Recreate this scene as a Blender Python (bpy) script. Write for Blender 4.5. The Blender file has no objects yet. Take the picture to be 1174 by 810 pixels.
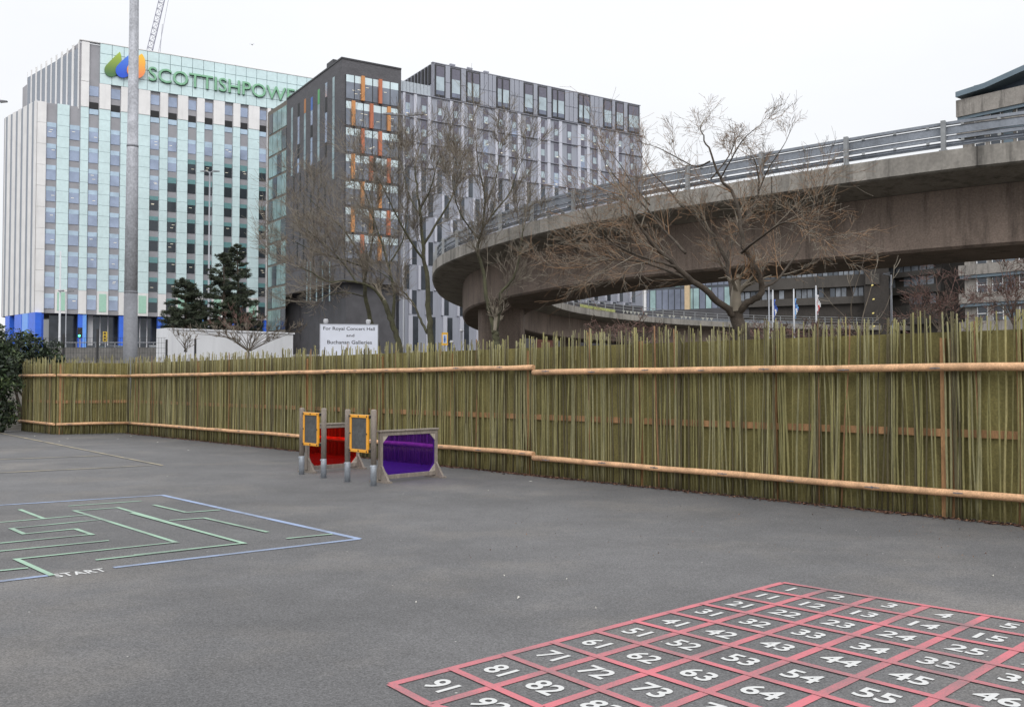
import bpy, math, random
from mathutils import Vector, Matrix
R = math.radians
scene = bpy.context.scene
COL = scene.collection
F = 1123.0; CX = 587.0; CY = 405.0
PITCH = math.atan(33.0/F)
CAMZ = 1.6
ca, sa = math.cos(PITCH), math.sin(PITCH)

# ------------------------------------------------------------------ geometry helpers
def ray(px, py):
    u = (px-CX)/F; v = (CY-py)/F
    return Vector((u, ca - v*sa, sa + v*ca))
def at_z(px, py, z):
    d = ray(px, py); t = (z-CAMZ)/d.z
    return Vector((d.x*t, d.y*t, z))
def at_y(px, py, Y):
    d = ray(px, py); t = Y/d.y
    return Vector((d.x*t, Y, CAMZ + d.z*t))
def gnd(px, py): return at_z(px, py, 0.0)
def proj(p):
    x, y, z = p[0], p[1], p[2]-CAMZ
    fw = y*ca + z*sa; up = -y*sa + z*ca
    return CX + F*x/fw, CY - F*up/fw

FA = at_z(1174, 602, 0); FB = at_z(148, 496.4, 0)
fdir = (FA-FB).normalized(); fn = Vector((-fdir.y, fdir.x, 0))
if fn.y < 0: fn = -fn
def terrain(x, y):
    d = (x-FA.x)*fn.x + (y-FA.y)*fn.y
    D = max(d, y-32.6) - 0.6
    if D <= 0: return max(-0.7,-0.02+0.35*D)
    if D < 25: z = 0.11*D
    else: z = 2.75 + 0.033*(D-25)
    return -0.02 + z

class MB:
    def __init__(s): s.v=[]; s.f=[]; s.m=[]
    def add(s, verts, faces, mat=0):
        b=len(s.v); s.v += [tuple(q) for q in verts]
        for f in faces: s.f.append(tuple(b+i for i in f)); s.m.append(mat)
    def hexa(s, c, mat=0):
        s.add(c, [(0,3,2,1),(4,5,6,7),(0,1,5,4),(1,2,6,5),(2,3,7,6),(3,0,4,7)], mat)
    def box(s, x0,x1,y0,y1,z0,z1, mat=0):
        s.hexa([(x0,y0,z0),(x1,y0,z0),(x1,y1,z0),(x0,y1,z0),(x0,y0,z1),(x1,y0,z1),(x1,y1,z1),(x0,y1,z1)], mat)
    def obox(s, c, ax, ay, az, mat=0):
        # oriented box: centre, half vectors
        c=Vector(c); q=[]
        for k in (-1,1):
            for i,j in ((-1,-1),(1,-1),(1,1),(-1,1)): q.append(c+ax*i+ay*j+az*k)
        s.hexa(q, mat)
    def bar(s, a, b, w, h, mat=0, up=Vector((0,0,1))):
        a=Vector(a); b=Vector(b); d=(b-a); L=d.length; d.normalize()
        if abs(d.dot(up))>.98: up=Vector((1,0,0))
        x=d.cross(up).normalized(); y=x.cross(d).normalized()
        s.obox((a+b)/2, x*w/2, d*L/2, y*h/2, mat)
    def tube(s, pts, rad, n=6, mat=0, caps=True):
        pts=[Vector(p) for p in pts]; b=len(s.v); k=len(pts)
        ref=Vector((0.31,0.17,0.93)); prev=None
        for i,p in enumerate(pts):
            d=(pts[min(i+1,k-1)]-pts[max(i-1,0)])
            if d.length<1e-9: d=Vector((0,0,1))
            d.normalize()
            if prev is None:
                r0=ref if abs(d.dot(ref))<.9 else Vector((1,0,0))
                x=(r0-d*d.dot(r0)).normalized()
            else:
                x=(prev-d*d.dot(prev))
                x=x.normalized() if x.length>1e-6 else Vector((1,0,0))
            prev=x; y=d.cross(x)
            r=rad[i] if isinstance(rad,(list,tuple)) else rad
            for j in range(n):
                a=2*math.pi*j/n
                q=p+x*(r*math.cos(a))+y*(r*math.sin(a)); s.v.append((q.x,q.y,q.z))
        for i in range(k-1):
            for j in range(n):
                a0=b+i*n+j; a1=b+i*n+(j+1)%n
                s.f.append((a0,a1,a1+n,a0+n)); s.m.append(mat)
        if caps:
            s.f.append(tuple(b+j for j in range(n))[::-1]); s.m.append(mat)
            s.f.append(tuple(b+(k-1)*n+j for j in range(n))); s.m.append(mat)
    def prism(s, poly, z0, z1, mat=0, top=None):
        n=len(poly); b=len(s.v)
        s.v += [(p[0],p[1],z0) for p in poly]+[(p[0],p[1],z1) for p in poly]
        area=sum(poly[i][0]*poly[(i+1)%n][1]-poly[(i+1)%n][0]*poly[i][1] for i in range(n))
        r=list(range(n)) if area>0 else list(range(n))[::-1]
        s.f.append(tuple(b+i for i in r[::-1])); s.m.append(mat)
        s.f.append(tuple(b+n+i for i in r)); s.m.append(mat if top is None else top)
        for i in range(n):
            a,c=r[i],r[(i+1)%n]
            s.f.append((b+a,b+c,b+n+c,b+n+a)); s.m.append(mat)

def E(name, loc, label=None, cat=None, group=None, kind=None):
    o=bpy.data.objects.new(name,None); COL.objects.link(o); o.location=loc
    o.empty_display_size=.3
    tag(o,label,cat,group,kind); o['_o']=tuple(loc); return o
def tag(o,label=None,cat=None,group=None,kind=None):
    if label: o['label']=label
    if cat: o['category']=cat
    if group: o['group']=group
    if kind: o['kind']=kind
    return o
def build(mb, name, mats, parent=None, smooth=False, org=None, label=None, cat=None, group=None, kind=None, bevel=0):
    if not isinstance(mats,(list,tuple)): mats=[mats]
    o0=Vector((0,0,0)) if parent is None else Vector(parent['_o'])
    if parent is None and org is not None: o0=Vector(org)
    me=bpy.data.meshes.new(name)
    me.from_pydata([(x-o0.x,y-o0.y,z-o0.z) for x,y,z in mb.v],[],mb.f)
    for m in mats: me.materials.append(m)
    if len(mats)>1: me.polygons.foreach_set('material_index', mb.m)
    if smooth: me.polygons.foreach_set('use_smooth',[True]*len(mb.f))
    me.update()
    o=bpy.data.objects.new(name,me); COL.objects.link(o)
    if parent is not None: o.parent=parent
    else: o.location=o0
    o['_o']=tuple(o0)
    tag(o,label,cat,group,kind)
    if bevel:
        b=o.modifiers.new('bevel','BEVEL'); b.width=bevel; b.segments=2; b.limit_method='ANGLE'
    return o
def build_many(items, name, mats, parent, smooth=False, limit=100, size=None, plural=None):
    # items: list of MB; the largest in the picture become parts, the rest one part
    def scr(mb):
        xs=[];ys=[]
        for q in mb.v[::max(1,len(mb.v)//12)]:
            if q[1]<.5: return 0
            a,b=proj(q); xs.append(min(max(a,-5),1179)); ys.append(min(max(b,-5),815))
        return (max(xs)-min(xs)+.01)*(max(ys)-min(ys)+.01)
    items=sorted(items,key=scr,reverse=True)
    out=[build(mb,name,mats,parent,smooth) for mb in items[:limit]]
    rest=items[limit:]
    if rest:
        M=MB()
        for mb in rest:
            b=len(M.v); M.v+=mb.v; M.f+=[tuple(b+i for i in f) for f in mb.f]; M.m+=mb.m
        out.append(build(M,plural or name+'s',mats,parent,smooth,kind='stuff'))
    return out

class Facade:
    def __init__(s, p0, p1):
        s.p0=Vector((p0[0],p0[1],0)); d=Vector((p1[0]-p0[0],p1[1]-p0[1],0)); s.L=d.length; s.d=d.normalized()
        n=Vector((s.d.y,-s.d.x,0))
        if n.dot(-s.p0)<0: n=-n
        s.n=n
    def at(s, px, py):
        r=ray(px,py); c=Vector((0,0,CAMZ)); t=(s.p0-c).dot(s.n)/r.dot(s.n)
        q=c+r*t; return (q-s.p0).dot(s.d), q.z
    def S(s,px,py=300): return s.at(px,py)[0]
    def pt(s, ss, z, out=0):
        q=s.p0+s.d*ss+s.n*out; return Vector((q.x,q.y,z))
    def box(s, mb, s0,s1,z0,z1,d0,d1,mat=0):
        P=s.pt
        mb.hexa([P(s0,z0,d1),P(s1,z0,d1),P(s1,z0,d0),P(s0,z0,d0),P(s0,z1,d1),P(s1,z1,d1),P(s1,z1,d0),P(s0,z1,d0)],mat)

# ------------------------------------------------------------------ materials
def mat(name, col, rough=.8, metal=0, var=.12, scale=3.0, fine=0, fscale=60, bump=0, bscale=40, stretch=(1,1,1), spec=.5, col2=None, streak=0, emit=None, estr=0):
    m=bpy.data.materials.new(name); m.use_nodes=True
    nt=m.node_tree; N=nt.nodes; L=nt.links; b=N['Principled BSDF']
    b.inputs['Roughness'].default_value=rough; b.inputs['Metallic'].default_value=metal
    b.inputs['Specular IOR Level'].default_value=spec
    tc=N.new('ShaderNodeTexCoord'); mp=N.new('ShaderNodeMapping'); mp.inputs['Scale'].default_value=stretch
    L.new(tc.outputs['Object'],mp.inputs['Vector'])
    no=N.new('ShaderNodeTexNoise'); no.inputs['Scale'].default_value=scale; no.inputs['Detail'].default_value=5; no.inputs['Roughness'].default_value=.6
    L.new(mp.outputs[0],no.inputs['Vector'])
    rp=N.new('ShaderNodeValToRGB'); rp.color_ramp.elements[0].position=.32; rp.color_ramp.elements[1].position=.68
    c=Vector(col); lo=c*(1-var); hi=c*(1+var) if col2 is None else Vector(col2)
    rp.color_ramp.elements[0].color=(*lo,1); rp.color_ramp.elements[1].color=(*hi,1)
    L.new(no.outputs['Fac'],rp.inputs[0]); out=rp.outputs[0]
    if fine:
        n2=N.new('ShaderNodeTexNoise'); n2.inputs['Scale'].default_value=fscale; n2.inputs['Detail'].default_value=3
        L.new(mp.outputs[0],n2.inputs['Vector'])
        mr=N.new('ShaderNodeMapRange'); mr.inputs[1].default_value=.3; mr.inputs[2].default_value=.7; mr.inputs[3].default_value=1-fine; mr.inputs[4].default_value=1+fine
        L.new(n2.outputs['Fac'],mr.inputs[0])
        mx=N.new('ShaderNodeVectorMath'); mx.operation='SCALE'; L.new(out,mx.inputs[0]); L.new(mr.outputs[0],mx.inputs['Scale']); out=mx.outputs[0]
    if streak:
        m2=N.new('ShaderNodeMapping'); m2.inputs['Scale'].default_value=(1,1,.12); L.new(tc.outputs['Object'],m2.inputs['Vector'])
        n3=N.new('ShaderNodeTexNoise'); n3.inputs['Scale'].default_value=1.6; n3.inputs['Detail'].default_value=6; n3.inputs['Roughness'].default_value=.7
        L.new(m2.outputs[0],n3.inputs['Vector'])
        mr=N.new('ShaderNodeMapRange'); mr.inputs[1].default_value=.5; mr.inputs[2].default_value=.68; mr.inputs[3].default_value=1; mr.inputs[4].default_value=1-streak
        L.new(n3.outputs['Fac'],mr.inputs[0])
        mx=N.new('ShaderNodeVectorMath'); mx.operation='SCALE'; L.new(out,mx.inputs[0]); L.new(mr.outputs[0],mx.inputs['Scale']); out=mx.outputs[0]
    L.new(out,b.inputs['Base Color'])
    if bump:
        n4=N.new('ShaderNodeTexNoise'); n4.inputs['Scale'].default_value=bscale; n4.inputs['Detail'].default_value=4; L.new(mp.outputs[0],n4.inputs['Vector'])
        bp=N.new('ShaderNodeBump'); bp.inputs['Strength'].default_value=bump; bp.inputs['Distance'].default_value=.01
        L.new(n4.outputs['Fac'],bp.inputs['Height']); L.new(bp.outputs[0],b.inputs['Normal'])
    if emit: 
        b.inputs['Emission Color'].default_value=(*emit,1); b.inputs['Emission Strength'].default_value=estr
    return m
def glassmat(name, col, rough=.08, metal=.55, var=.25, scale=.35):
    return mat(name,col,rough,metal,var,scale,bump=.05,bscale=.6)
def tintmat(name, col):
    m=bpy.data.materials.new(name); m.use_nodes=True; nt=m.node_tree; N=nt.nodes; L=nt.links
    for n in list(N):
        if n.type!='OUTPUT_MATERIAL': N.remove(n)
    o=[n for n in N if n.type=='OUTPUT_MATERIAL'][0]
    t=N.new('ShaderNodeBsdfTransparent'); t.inputs[0].default_value=(*col,1)
    d=N.new('ShaderNodeBsdfDiffuse'); d.inputs[0].default_value=(*[c*c*.5 for c in col],1)
    g=N.new('ShaderNodeBsdfGlossy'); g.inputs['Roughness'].default_value=.06
    fr=N.new('ShaderNodeFresnel'); fr.inputs[0].default_value=1.35
    m0=N.new('ShaderNodeMixShader'); m0.inputs[0].default_value=.08; L.new(t.outputs[0],m0.inputs[1]); L.new(d.outputs[0],m0.inputs[2])
    m1=N.new('ShaderNodeMixShader'); L.new(fr.outputs[0],m1.inputs[0]); L.new(m0.outputs[0],m1.inputs[1]); L.new(g.outputs[0],m1.inputs[2])
    L.new(m1.outputs[0],o.inputs[0]); return m

def asphalt():
    m=bpy.data.materials.new('worn_asphalt'); m.use_nodes=True; nt=m.node_tree; N=nt.nodes; L=nt.links; b=N['Principled BSDF']
    b.inputs['Roughness'].default_value=.85; b.inputs['Specular IOR Level'].default_value=.35
    tc=N.new('ShaderNodeTexCoord')
    def noise(sc,det=4,ro=.6,mp=None):
        n=N.new('ShaderNodeTexNoise'); n.inputs['Scale'].default_value=sc; n.inputs['Detail'].default_value=det; n.inputs['Roughness'].default_value=ro
        L.new(tc.outputs['Object'],n.inputs['Vector']); return n.outputs['Fac']
    def mr(x,a,c,lo,hi):
        r=N.new('ShaderNodeMapRange'); r.inputs[1].default_value=a; r.inputs[2].default_value=c; r.inputs[3].default_value=lo; r.inputs[4].default_value=hi
        L.new(x,r.inputs[0]); return r.outputs[0]
    def mul(a,c):
        q=N.new('ShaderNodeMath'); q.operation='MULTIPLY'; L.new(a,q.inputs[0]); L.new(c,q.inputs[1]); return q.outputs[0]
    big=mr(noise(.16,6,.6),.35,.68,.83,1.22)
    mid=mr(noise(1.1,5,.65),.35,.7,.90,1.12)
    vor=N.new('ShaderNodeTexVoronoi'); vor.inputs['Scale'].default_value=120; L.new(tc.outputs['Object'],vor.inputs['Vector'])
    sep=N.new('ShaderNodeSeparateColor'); L.new(vor.outputs['Color'],sep.inputs[0])
    grain=mr(sep.outputs[0],0,1,.68,1.38)
    v2=mr(noise(55,3,.7),.3,.7,.8,1.2)
    val=mul(mul(big,mid),mul(grain,v2))
    rgb=N.new('ShaderNodeRGB'); rgb.outputs[0].default_value=(.107,.105,.107,1)
    # pale dusty patches
    dust=mr(noise(.45,7,.65),.50,.72,0,.6)
    mixc=N.new('ShaderNodeMix'); mixc.data_type='RGBA'; L.new(dust,mixc.inputs[0]); L.new(rgb.outputs[0],mixc.inputs[6]); mixc.inputs[7].default_value=(.175,.160,.145,1)
    vm=N.new('ShaderNodeVectorMath'); vm.operation='SCALE'; L.new(mixc.outputs[2],vm.inputs[0]); L.new(val,vm.inputs['Scale'])
    # small scattered pale chips
    v3=N.new('ShaderNodeTexVoronoi'); v3.inputs['Scale'].default_value=9; L.new(tc.outputs['Object'],v3.inputs['Vector'])
    sp=N.new('ShaderNodeSeparateColor'); L.new(v3.outputs['Color'],sp.inputs[0])
    near=mr(v3.outputs['Distance'],.05,.08,1,0); pick=mr(sp.outputs[1],.955,.96,0,1); chip=mul(near,pick)
    mx=N.new('ShaderNodeMix'); mx.data_type='RGBA'; L.new(chip,mx.inputs[0]); L.new(vm.outputs[0],mx.inputs[6]); mx.inputs[7].default_value=(.45,.44,.42,1)
    L.new(mx.outputs[2],b.inputs['Base Color'])
    bp=N.new('ShaderNodeBump'); bp.inputs['Strength'].default_value=.6; bp.inputs['Distance'].default_value=.004
    L.new(sep.outputs[0],bp.inputs['Height']); L.new(bp.outputs[0],b.inputs['Normal'])
    return m
def paint(name, col, wear=.35, under=(.12,.12,.122)):
    m=bpy.data.materials.new(name); m.use_nodes=True; nt=m.node_tree; N=nt.nodes; L=nt.links; b=N['Principled BSDF']
    b.inputs['Roughness'].default_value=.75
    tc=N.new('ShaderNodeTexCoord')
    n=N.new('ShaderNodeTexNoise'); n.inputs['Scale'].default_value=95; n.inputs['Detail'].default_value=6; n.inputs['Roughness'].default_value=.85; L.new(tc.outputs['Object'],n.inputs['Vector'])
    n2=N.new('ShaderNodeTexNoise'); n2.inputs['Scale'].default_value=1.7; n2.inputs['Detail'].default_value=4; L.new(tc.outputs['Object'],n2.inputs['Vector'])
    ad=N.new('ShaderNodeMath'); ad.operation='ADD'; L.new(n.outputs['Fac'],ad.inputs[0]); L.new(n2.outputs['Fac'],ad.inputs[1])
    r=N.new('ShaderNodeMapRange'); r.inputs[1].default_value=1.22-wear*.75; r.inputs[2].default_value=1.36-wear*.4; r.inputs[3].default_value=0; r.inputs[4].default_value=1; L.new(ad.outputs[0],r.inputs[0])
    mx=N.new('ShaderNodeMix'); mx.data_type='RGBA'; L.new(r.outputs[0],mx.inputs[0]); mx.inputs[6].default_value=(*col,1); mx.inputs[7].default_value=(*[.22*c+.78*u for c,u in zip(col,under)],1)
    L.new(mx.outputs[2],b.inputs['Base Color']); return m

# ------------------------------------------------------------------ text helper
def text_mesh(txt, bold=0.0, extrude=0.0, shear=0, spacing=1.0):
    cu=bpy.data.curves.new('t','FONT'); cu.body=txt; cu.size=1; cu.offset=bold; cu.extrude=extrude; cu.shear=shear; cu.space_character=spacing
    cu.resolution_u=3
    ob=bpy.data.objects.new('t',cu); COL.objects.link(ob)
    dg=bpy.context.evaluated_depsgraph_get(); dg.update()
    me=bpy.data.meshes.new_from_object(ob.evaluated_get(dg))
    vs=[v.co.copy() for v in me.vertices]; fs=[tuple(p.vertices) for p in me.polygons]
    bpy.data.objects.remove(ob); bpy.data.curves.remove(cu); bpy.data.meshes.remove(me)
    x0=min(v.x for v in vs); x1=max(v.x for v in vs); y0=min(v.y for v in vs); y1=max(v.y for v in vs)
    return vs,fs,(x0,x1,y0,y1)
def add_text(mb, txt, fn, bold=0., extrude=0., mat=0, shear=0, spacing=1.0, glyph_h=None):
    # fn(u,v,w) -> world; u,v in 0..1 of the text box (cap height box), w thickness
    vs,fs,(x0,x1,y0,y1)=text_mesh(txt,bold,extrude,shear,spacing)
    mb.add([fn((v.x-x0)/(x1-x0),(v.y-y0)/(y1-y0),v.z) for v in vs],fs,mat)
    return (x1-x0)/(y1-y0)
# ================================================================== SETTING
rng=random.Random(7)
M_asph=asphalt()
M_soil=mat('soil_and_scrub',(.062,.054,.042),.95,var=.35,scale=.5,fine=.4,fscale=5)
M_road=mat('road_tarmac',(.06,.06,.062),.9,var=.1,scale=.6,fine=.15,fscale=20)

def grid_sheet(x0,x1,y0,y1,nx,ny,zf):
    mb=MB()
    for j in range(ny+1):
        for i in range(nx+1):
            # denser near the camera
            u=i/nx*2-1; x=(x0+x1)/2+(x1-x0)/2*(abs(u)**1.8)*(1 if u>0 else -1)
            y=y0+(y1-y0)*(j/ny)**2.0
            mb.v.append((x,y,zf(x,y)))
    for j in range(ny):
        for i in range(nx):
            a=j*(nx+1)+i; mb.f.append((a,a+1,a+nx+2,a+nx+1)); mb.m.append(0)
    return mb
def zfar(x,y):
    z=terrain(x,y)
    if y>230: z=min(z, terrain(x,230) if False else z)
    return min(z,12)
build(grid_sheet(-1500,1500,-40,3000,220,260,zfar),'ground',M_soil,kind='structure',smooth=True)
# playground tarmac: one sheet up to the fence
pg=MB()
def back(p,o): return (p[0]+fn.x*o, p[1]+fn.y*o)
P2=Vector((-13.95,30.05,0)); P1=Vector((-16.2,32.4,0))
FM=at_z(610,545,0); FM=FA+fdir*(FM-FA).dot(fdir)*1.0
FX=FA-fdir*(-1)*0
FR=FA+ (FA-FB).normalized()*4.0
poly=[(-40,-12),(30,-12),(FR.x+14,FR.y-15.4),back(FR,.25),back(FB,.25),(P2.x,P2.y+.25),(P1.x+.1,P1.y+.25),(-40,33.2)]
pg.add([(x,y,0.0) for x,y in poly],[tuple(range(len(poly)))])
build(pg,'playground_tarmac',M_asph,kind='structure')
# edging strip (shade under the stakes is painted as a dark strip below, with litter)

# ================================================================== FENCES
M_st=[mat('willow_olive',(.185,.168,.068),.85,var=.3,scale=2.5,fine=.25,fscale=30,stretch=(6,6,.8)),
      mat('willow_grey_green',(.215,.200,.105),.85,var=.28,scale=2.5,fine=.25,fscale=30,stretch=(6,6,.8)),
      mat('willow_dark',(.085,.072,.036),.85,var=.3,scale=2.5,fine=.25,fscale=30,stretch=(6,6,.8)),
      mat('willow_straw',(.27,.235,.105),.85,var=.25,scale=2.5,fine=.25,fscale=30,stretch=(6,6,.8)),
      mat('willow_rust',(.21,.115,.055),.85,var=.25,scale=2.5,fine=.25,fscale=30,stretch=(6,6,.8))]
M_back=mat('olive_boarding',(.195,.168,.060),.9,var=.3,scale=1.6,fine=.22,fscale=40,streak=.5)
M_rail=mat('peeled_pole_wood',(.58,.345,.19),.7,var=.28,scale=5,fine=.22,fscale=50,stretch=(1,1,1))
M_plate=mat('grey_knot_and_plate',(.17,.16,.17),.6,var=.3,scale=20)
M_board=mat('orange_brown_timber',(.34,.185,.085),.8,var=.3,scale=3,fine=.2,fscale=30,stretch=(3,3,.6))
M_rust=M_board

def stake(p,n,h,r,lean,rr,front):
    mb=MB(); mi=rr.choices([0,1,2,3,4],[.42,.28,.22,.06,.02])[0]
    k=6; pts=[];rad=[]
    bx=rr.uniform(-.02,.02); ph=rr.uniform(0,6); amp=rr.uniform(.003,.02)
    d=Vector((-n.y,n.x,0))
    for i in range(k+1):
        t=i/k
        q=Vector((p.x,p.y,0))+d*(lean*t+amp*math.sin(ph+4*t)+amp*.35*math.sin(ph*3+11*t))-n*(front+.004*math.sin(ph*2+3*t))
        q.z=.005+h*t; pts.append(q); rad.append(r*(1-.30*t))
    mb.tube(pts,rad,6,mi)
    if rr.random()<.27:   # forked tip
        t=.93; q=pts[-1]-Vector((0,0,h*.06)); s=1 if rr.random()<.5 else -1
        mb.tube([q,q+d*.035*s+Vector((0,0,.05)),q+d*.055*s+Vector((0,0,rr.uniform(.08,.16)))],[r*.5,r*.42,r*.33],5,mi)
    return mb
def fence(A,B,label,n_st,rails,posts,seed,group,zback=2.19,hmin=2.27,hmax=2.46,rr0=.0075,rr1=.0165,gapp=0.0):
    rr=random.Random(seed)
    A=Vector((A.x,A.y,0)); B=Vector((B.x,B.y,0)); d=(B-A); L=d.length; d.normalize()
    n=Vector((-d.y,d.x,0)); 
    if n.dot(A)<0: n=-n       # n points away from the camera
    root=E('stake_fence',((A+B)/2)[:],label,'fence',group)
    items=[]; t=0; step=L/n_st
    bend=[rr.uniform(-1,1) for _ in range(int(L/.5)+3)]
    for i in range(n_st):
        t=(i+rr.uniform(-.75,.75))*step+.055*math.sin(i*step*7.3)+.05*math.sin(i*step*17+1); t=min(max(t,.02),L-.02)
        b=bend[int(t/.5)]
        q=A+d*t; r=rr.uniform(rr0,rr1)
        if rr.random()<.12: r*=1.35
        lean=rr.gauss(0,.035)+b*.03
        if rr.random()<.05: lean+=rr.choice((-1,1))*rr.uniform(.05,.11)
        t2=t+lean
        if t2<.01 or t2>L-.01: lean=0
        items.append(stake(q,n,rr.uniform(hmin,hmax)+b*.03,r,lean,rr,rr.uniform(0,.022)))
    build_many(items,'stake',M_st,root,smooth=True,plural='stakes')
    mb=MB(); c=(A+B)/2+n*.075
    mb.obox(c+Vector((0,0,zback/2+.01)),d*L/2,n*.012,Vector((0,0,zback/2))); build(mb,'backing_board',M_back,root)
    mb=MB(); mb.obox((A+B)/2+n*.044+Vector((0,0,1.0)),d*L/2,n*.016,Vector((0,0,.045))); build(mb,'middle_rail',M_board,root)
    for (t,hh,w) in posts:
        mb=MB(); q=A+d*t+n*.042; mb.obox(q+Vector((0,0,hh/2)),d*w/2,n*.0175,Vector((0,0,hh/2))); build(mb,'post',M_rust,root)
    for (z0,z1,r) in rails:
        mb=MB(); pts=[];rad=[]; k=max(2,int(L/.7))
        for i in range(k+1):
            u=i/k; q=A+d*(L*u)-n*(.022+r+.012); q.z=z0+(z1-z0)*u+rr.uniform(-.006,.006); pts.append(q); rad.append(r*(1+rr.uniform(-.05,.05)))
        mb.tube(pts,rad,12)
        ra=build(mb,'round_rail',M_rail,root,smooth=False)
        for p in ra.data.polygons: p.use_smooth=len(p.vertices)==4
        t=.35
        while t<L-.1:
            kb=MB(); q=A+d*t-n*(.022+2*r+.0135); q.z=z0+(z1-z0)*t/L+rr.uniform(-.4,.4)*r
            wd=rr.uniform(.025,.05)
            kb.tube([q-n*.003, q+n*.010],[wd*.35,wd*.35],6); kb.obox(q+n*.004,d*wd*2.0,n*.005,Vector((0,0,.006)))
            build(kb,'fixing_plate',M_plate,ra)
            t+=rr.uniform(1.05,1.3)
    return root
def tpos(A,B,px):
    f=Facade((A.x,A.y),(B.x,B.y)); return f.S(px,480)
G='willow stake fence runs along the playground edge'
fence(FM,FR,'nearest long run of the willow stake fence, right of the step in its rails',355,
      [(1.775,1.775,.047),(.305,.305,.046)],
      [(tpos(FM,FR,733),2.24,.06),(tpos(FM,FR,887),2.1,.055),(tpos(FM,FR,1080),2.13,.055),(tpos(FM,FR,1090),2.12,.05),(tpos(FM,FR,1168),2.17,.05)],11,G,gapp=.1)
fence(FB,FM,'long middle run of the willow stake fence behind the red and purple panels',520,
      [(1.80,1.855,.044),(.33,.375,.043)],
      [(tpos(FB,FM,q),2.15,.05) for q in (226,300,350,436,516,604)],12,G,hmin=2.2,hmax=2.42)
fence(P2,FB+Vector((-.03,0,0)),'short run of willow stake fence in the far left corner below the grey mast',62,
      [(1.81,1.80,.043),(.32,.33,.042)],[(.12,2.15,.12)],13,G,hmin=2.2,hmax=2.45)
fence(P1,P2,'leftmost short run of the willow stake fence beside the dark hedge',78,
      [(1.81,1.81,.043),(.34,.32,.042)],[(2.55,2.15,.1)],14,G,hmin=2.2,hmax=2.42)

# leaf litter along the fence foot and scattered on the tarmac
M_leaf=[mat('dead_leaf_brown',(.10,.045,.03),.9,var=.4,scale=20),mat('dead_leaf_dark',(.05,.025,.018),.9,var=.4,scale=20),mat('dead_leaf_tan',(.22,.12,.07),.9,var=.3,scale=20)]
M_scrap=mat('pale_scrap',(.6,.58,.52),.8,var=.2,scale=20)
lit=MB(); rr=random.Random(5)
def leaf(mb,x,y,s,m,z=0):
    a=rr.uniform(0,6.28); c,sn=math.cos(a)*s,math.sin(a)*s; h=rr.uniform(.002,.018)+z; k=s*rr.uniform(.1,.5)
    mb.add([(x-c,y-sn,z+.003),(x+sn*.6,y-c*.6,h),(x+c,y+sn,z+.003+k*.3),(x-sn*.6,y+c*.6,h+.004)],[(0,1,2,3)],m)
L=(FR-FB).length; dd=(FR-FB).normalized()
for i in range(9500):
    t=rr.random()**.8*L
    if rr.random()>.35+.65*(math.sin(t*2.1)*.5+.5)*(math.sin(t*.7+1)*.5+.5): continue
    o=-.02-abs(rr.gauss(0,.085)); q=FB+dd*t; leaf(lit,q.x+fn.x*o,q.y+fn.y*o,rr.uniform(.014,.04),rr.choice((0,0,1,2)))
for i in range(130):
    px=rr.uniform(520,1174); q=gnd(px,rr.uniform(560,640)); leaf(lit,q.x,q.y,rr.uniform(.004,.012),rr.choice((0,1,2)))
build(lit,'leaf_litter',M_leaf,kind='stuff',label='reddish brown dead leaves blown along the foot of the fence')
sc=MB()
for (px,py,s) in [(608,552,.05),(595,686,.022),(578,660,.014),(650,664,.012),(40,500,.05),(68,506,.06),(78,503,.05),(181,507,.05),(189,506,.06),(216,516,.04),(192,546,.03),(1138,660,.02),(477,691,.01),(564,684,.01),(450,672,.01),(683,698,.008),(200,487,.05),(150,500,.04),(135,503,.04),(560,562,.02),(462,566,.02)]:
    q=gnd(px,py); leaf(sc,q.x,q.y,s*.8,0)
ss=MB(); n=int(L/.06); ins=[];outs=[]
for i in range(n+1):
    q=FB+dd*(L*i/n); w_=.05+.035*math.sin(i*.21)+.03*math.sin(i*.057+2)+rr.uniform(-.015,.02)
    ins.append((q.x+fn.x*.1,q.y+fn.y*.1,.004)); outs.append((q.x-fn.x*max(.012,w_),q.y-fn.y*max(.012,w_),.004))
ss.v=ins+outs; ss.f=[(i,n+1+i,n+2+i,i+1) for i in range(n)]; ss.m=[0]*n
build(ss,'contact_shade_strip',mat('painted_contact_shade',(.035,.026,.02),.95,var=.5,scale=25),kind='structure')  # ragged dark strip painting contact shade along the fence foot
build(sc,'pale_litter',M_scrap,kind='stuff',label='tiny pale scraps scattered over the tarmac')

# ================================================================== PAINTED MARKINGS
M_pink=paint('pink_red_paint',(.53,.14,.165),.48)
M_white=paint('white_paint',(.52,.52,.515),.08)
M_blue=paint('pale_blue_paint',(.25,.32,.48),.4)
M_green=paint('pale_green_paint',(.27,.41,.31),.4)
M_cream=paint('worn_cream_paint',(.42,.35,.22),.55)
Hm=[[3.37856802,-62.4272579,897.442602],[-24.9778361,-18.9372037,667.968413],[-.0488306579,-.0389968126,1.0]]
def gij(i,j,z=.004):
    w=Hm[2][0]*i+Hm[2][1]*j+Hm[2][2]
    return at_z((Hm[0][0]*i+Hm[0][1]*j+Hm[0][2])/w,(Hm[1][0]*i+Hm[1][1]*j+Hm[1][2])/w,0)+Vector((0,0,z))
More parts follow.
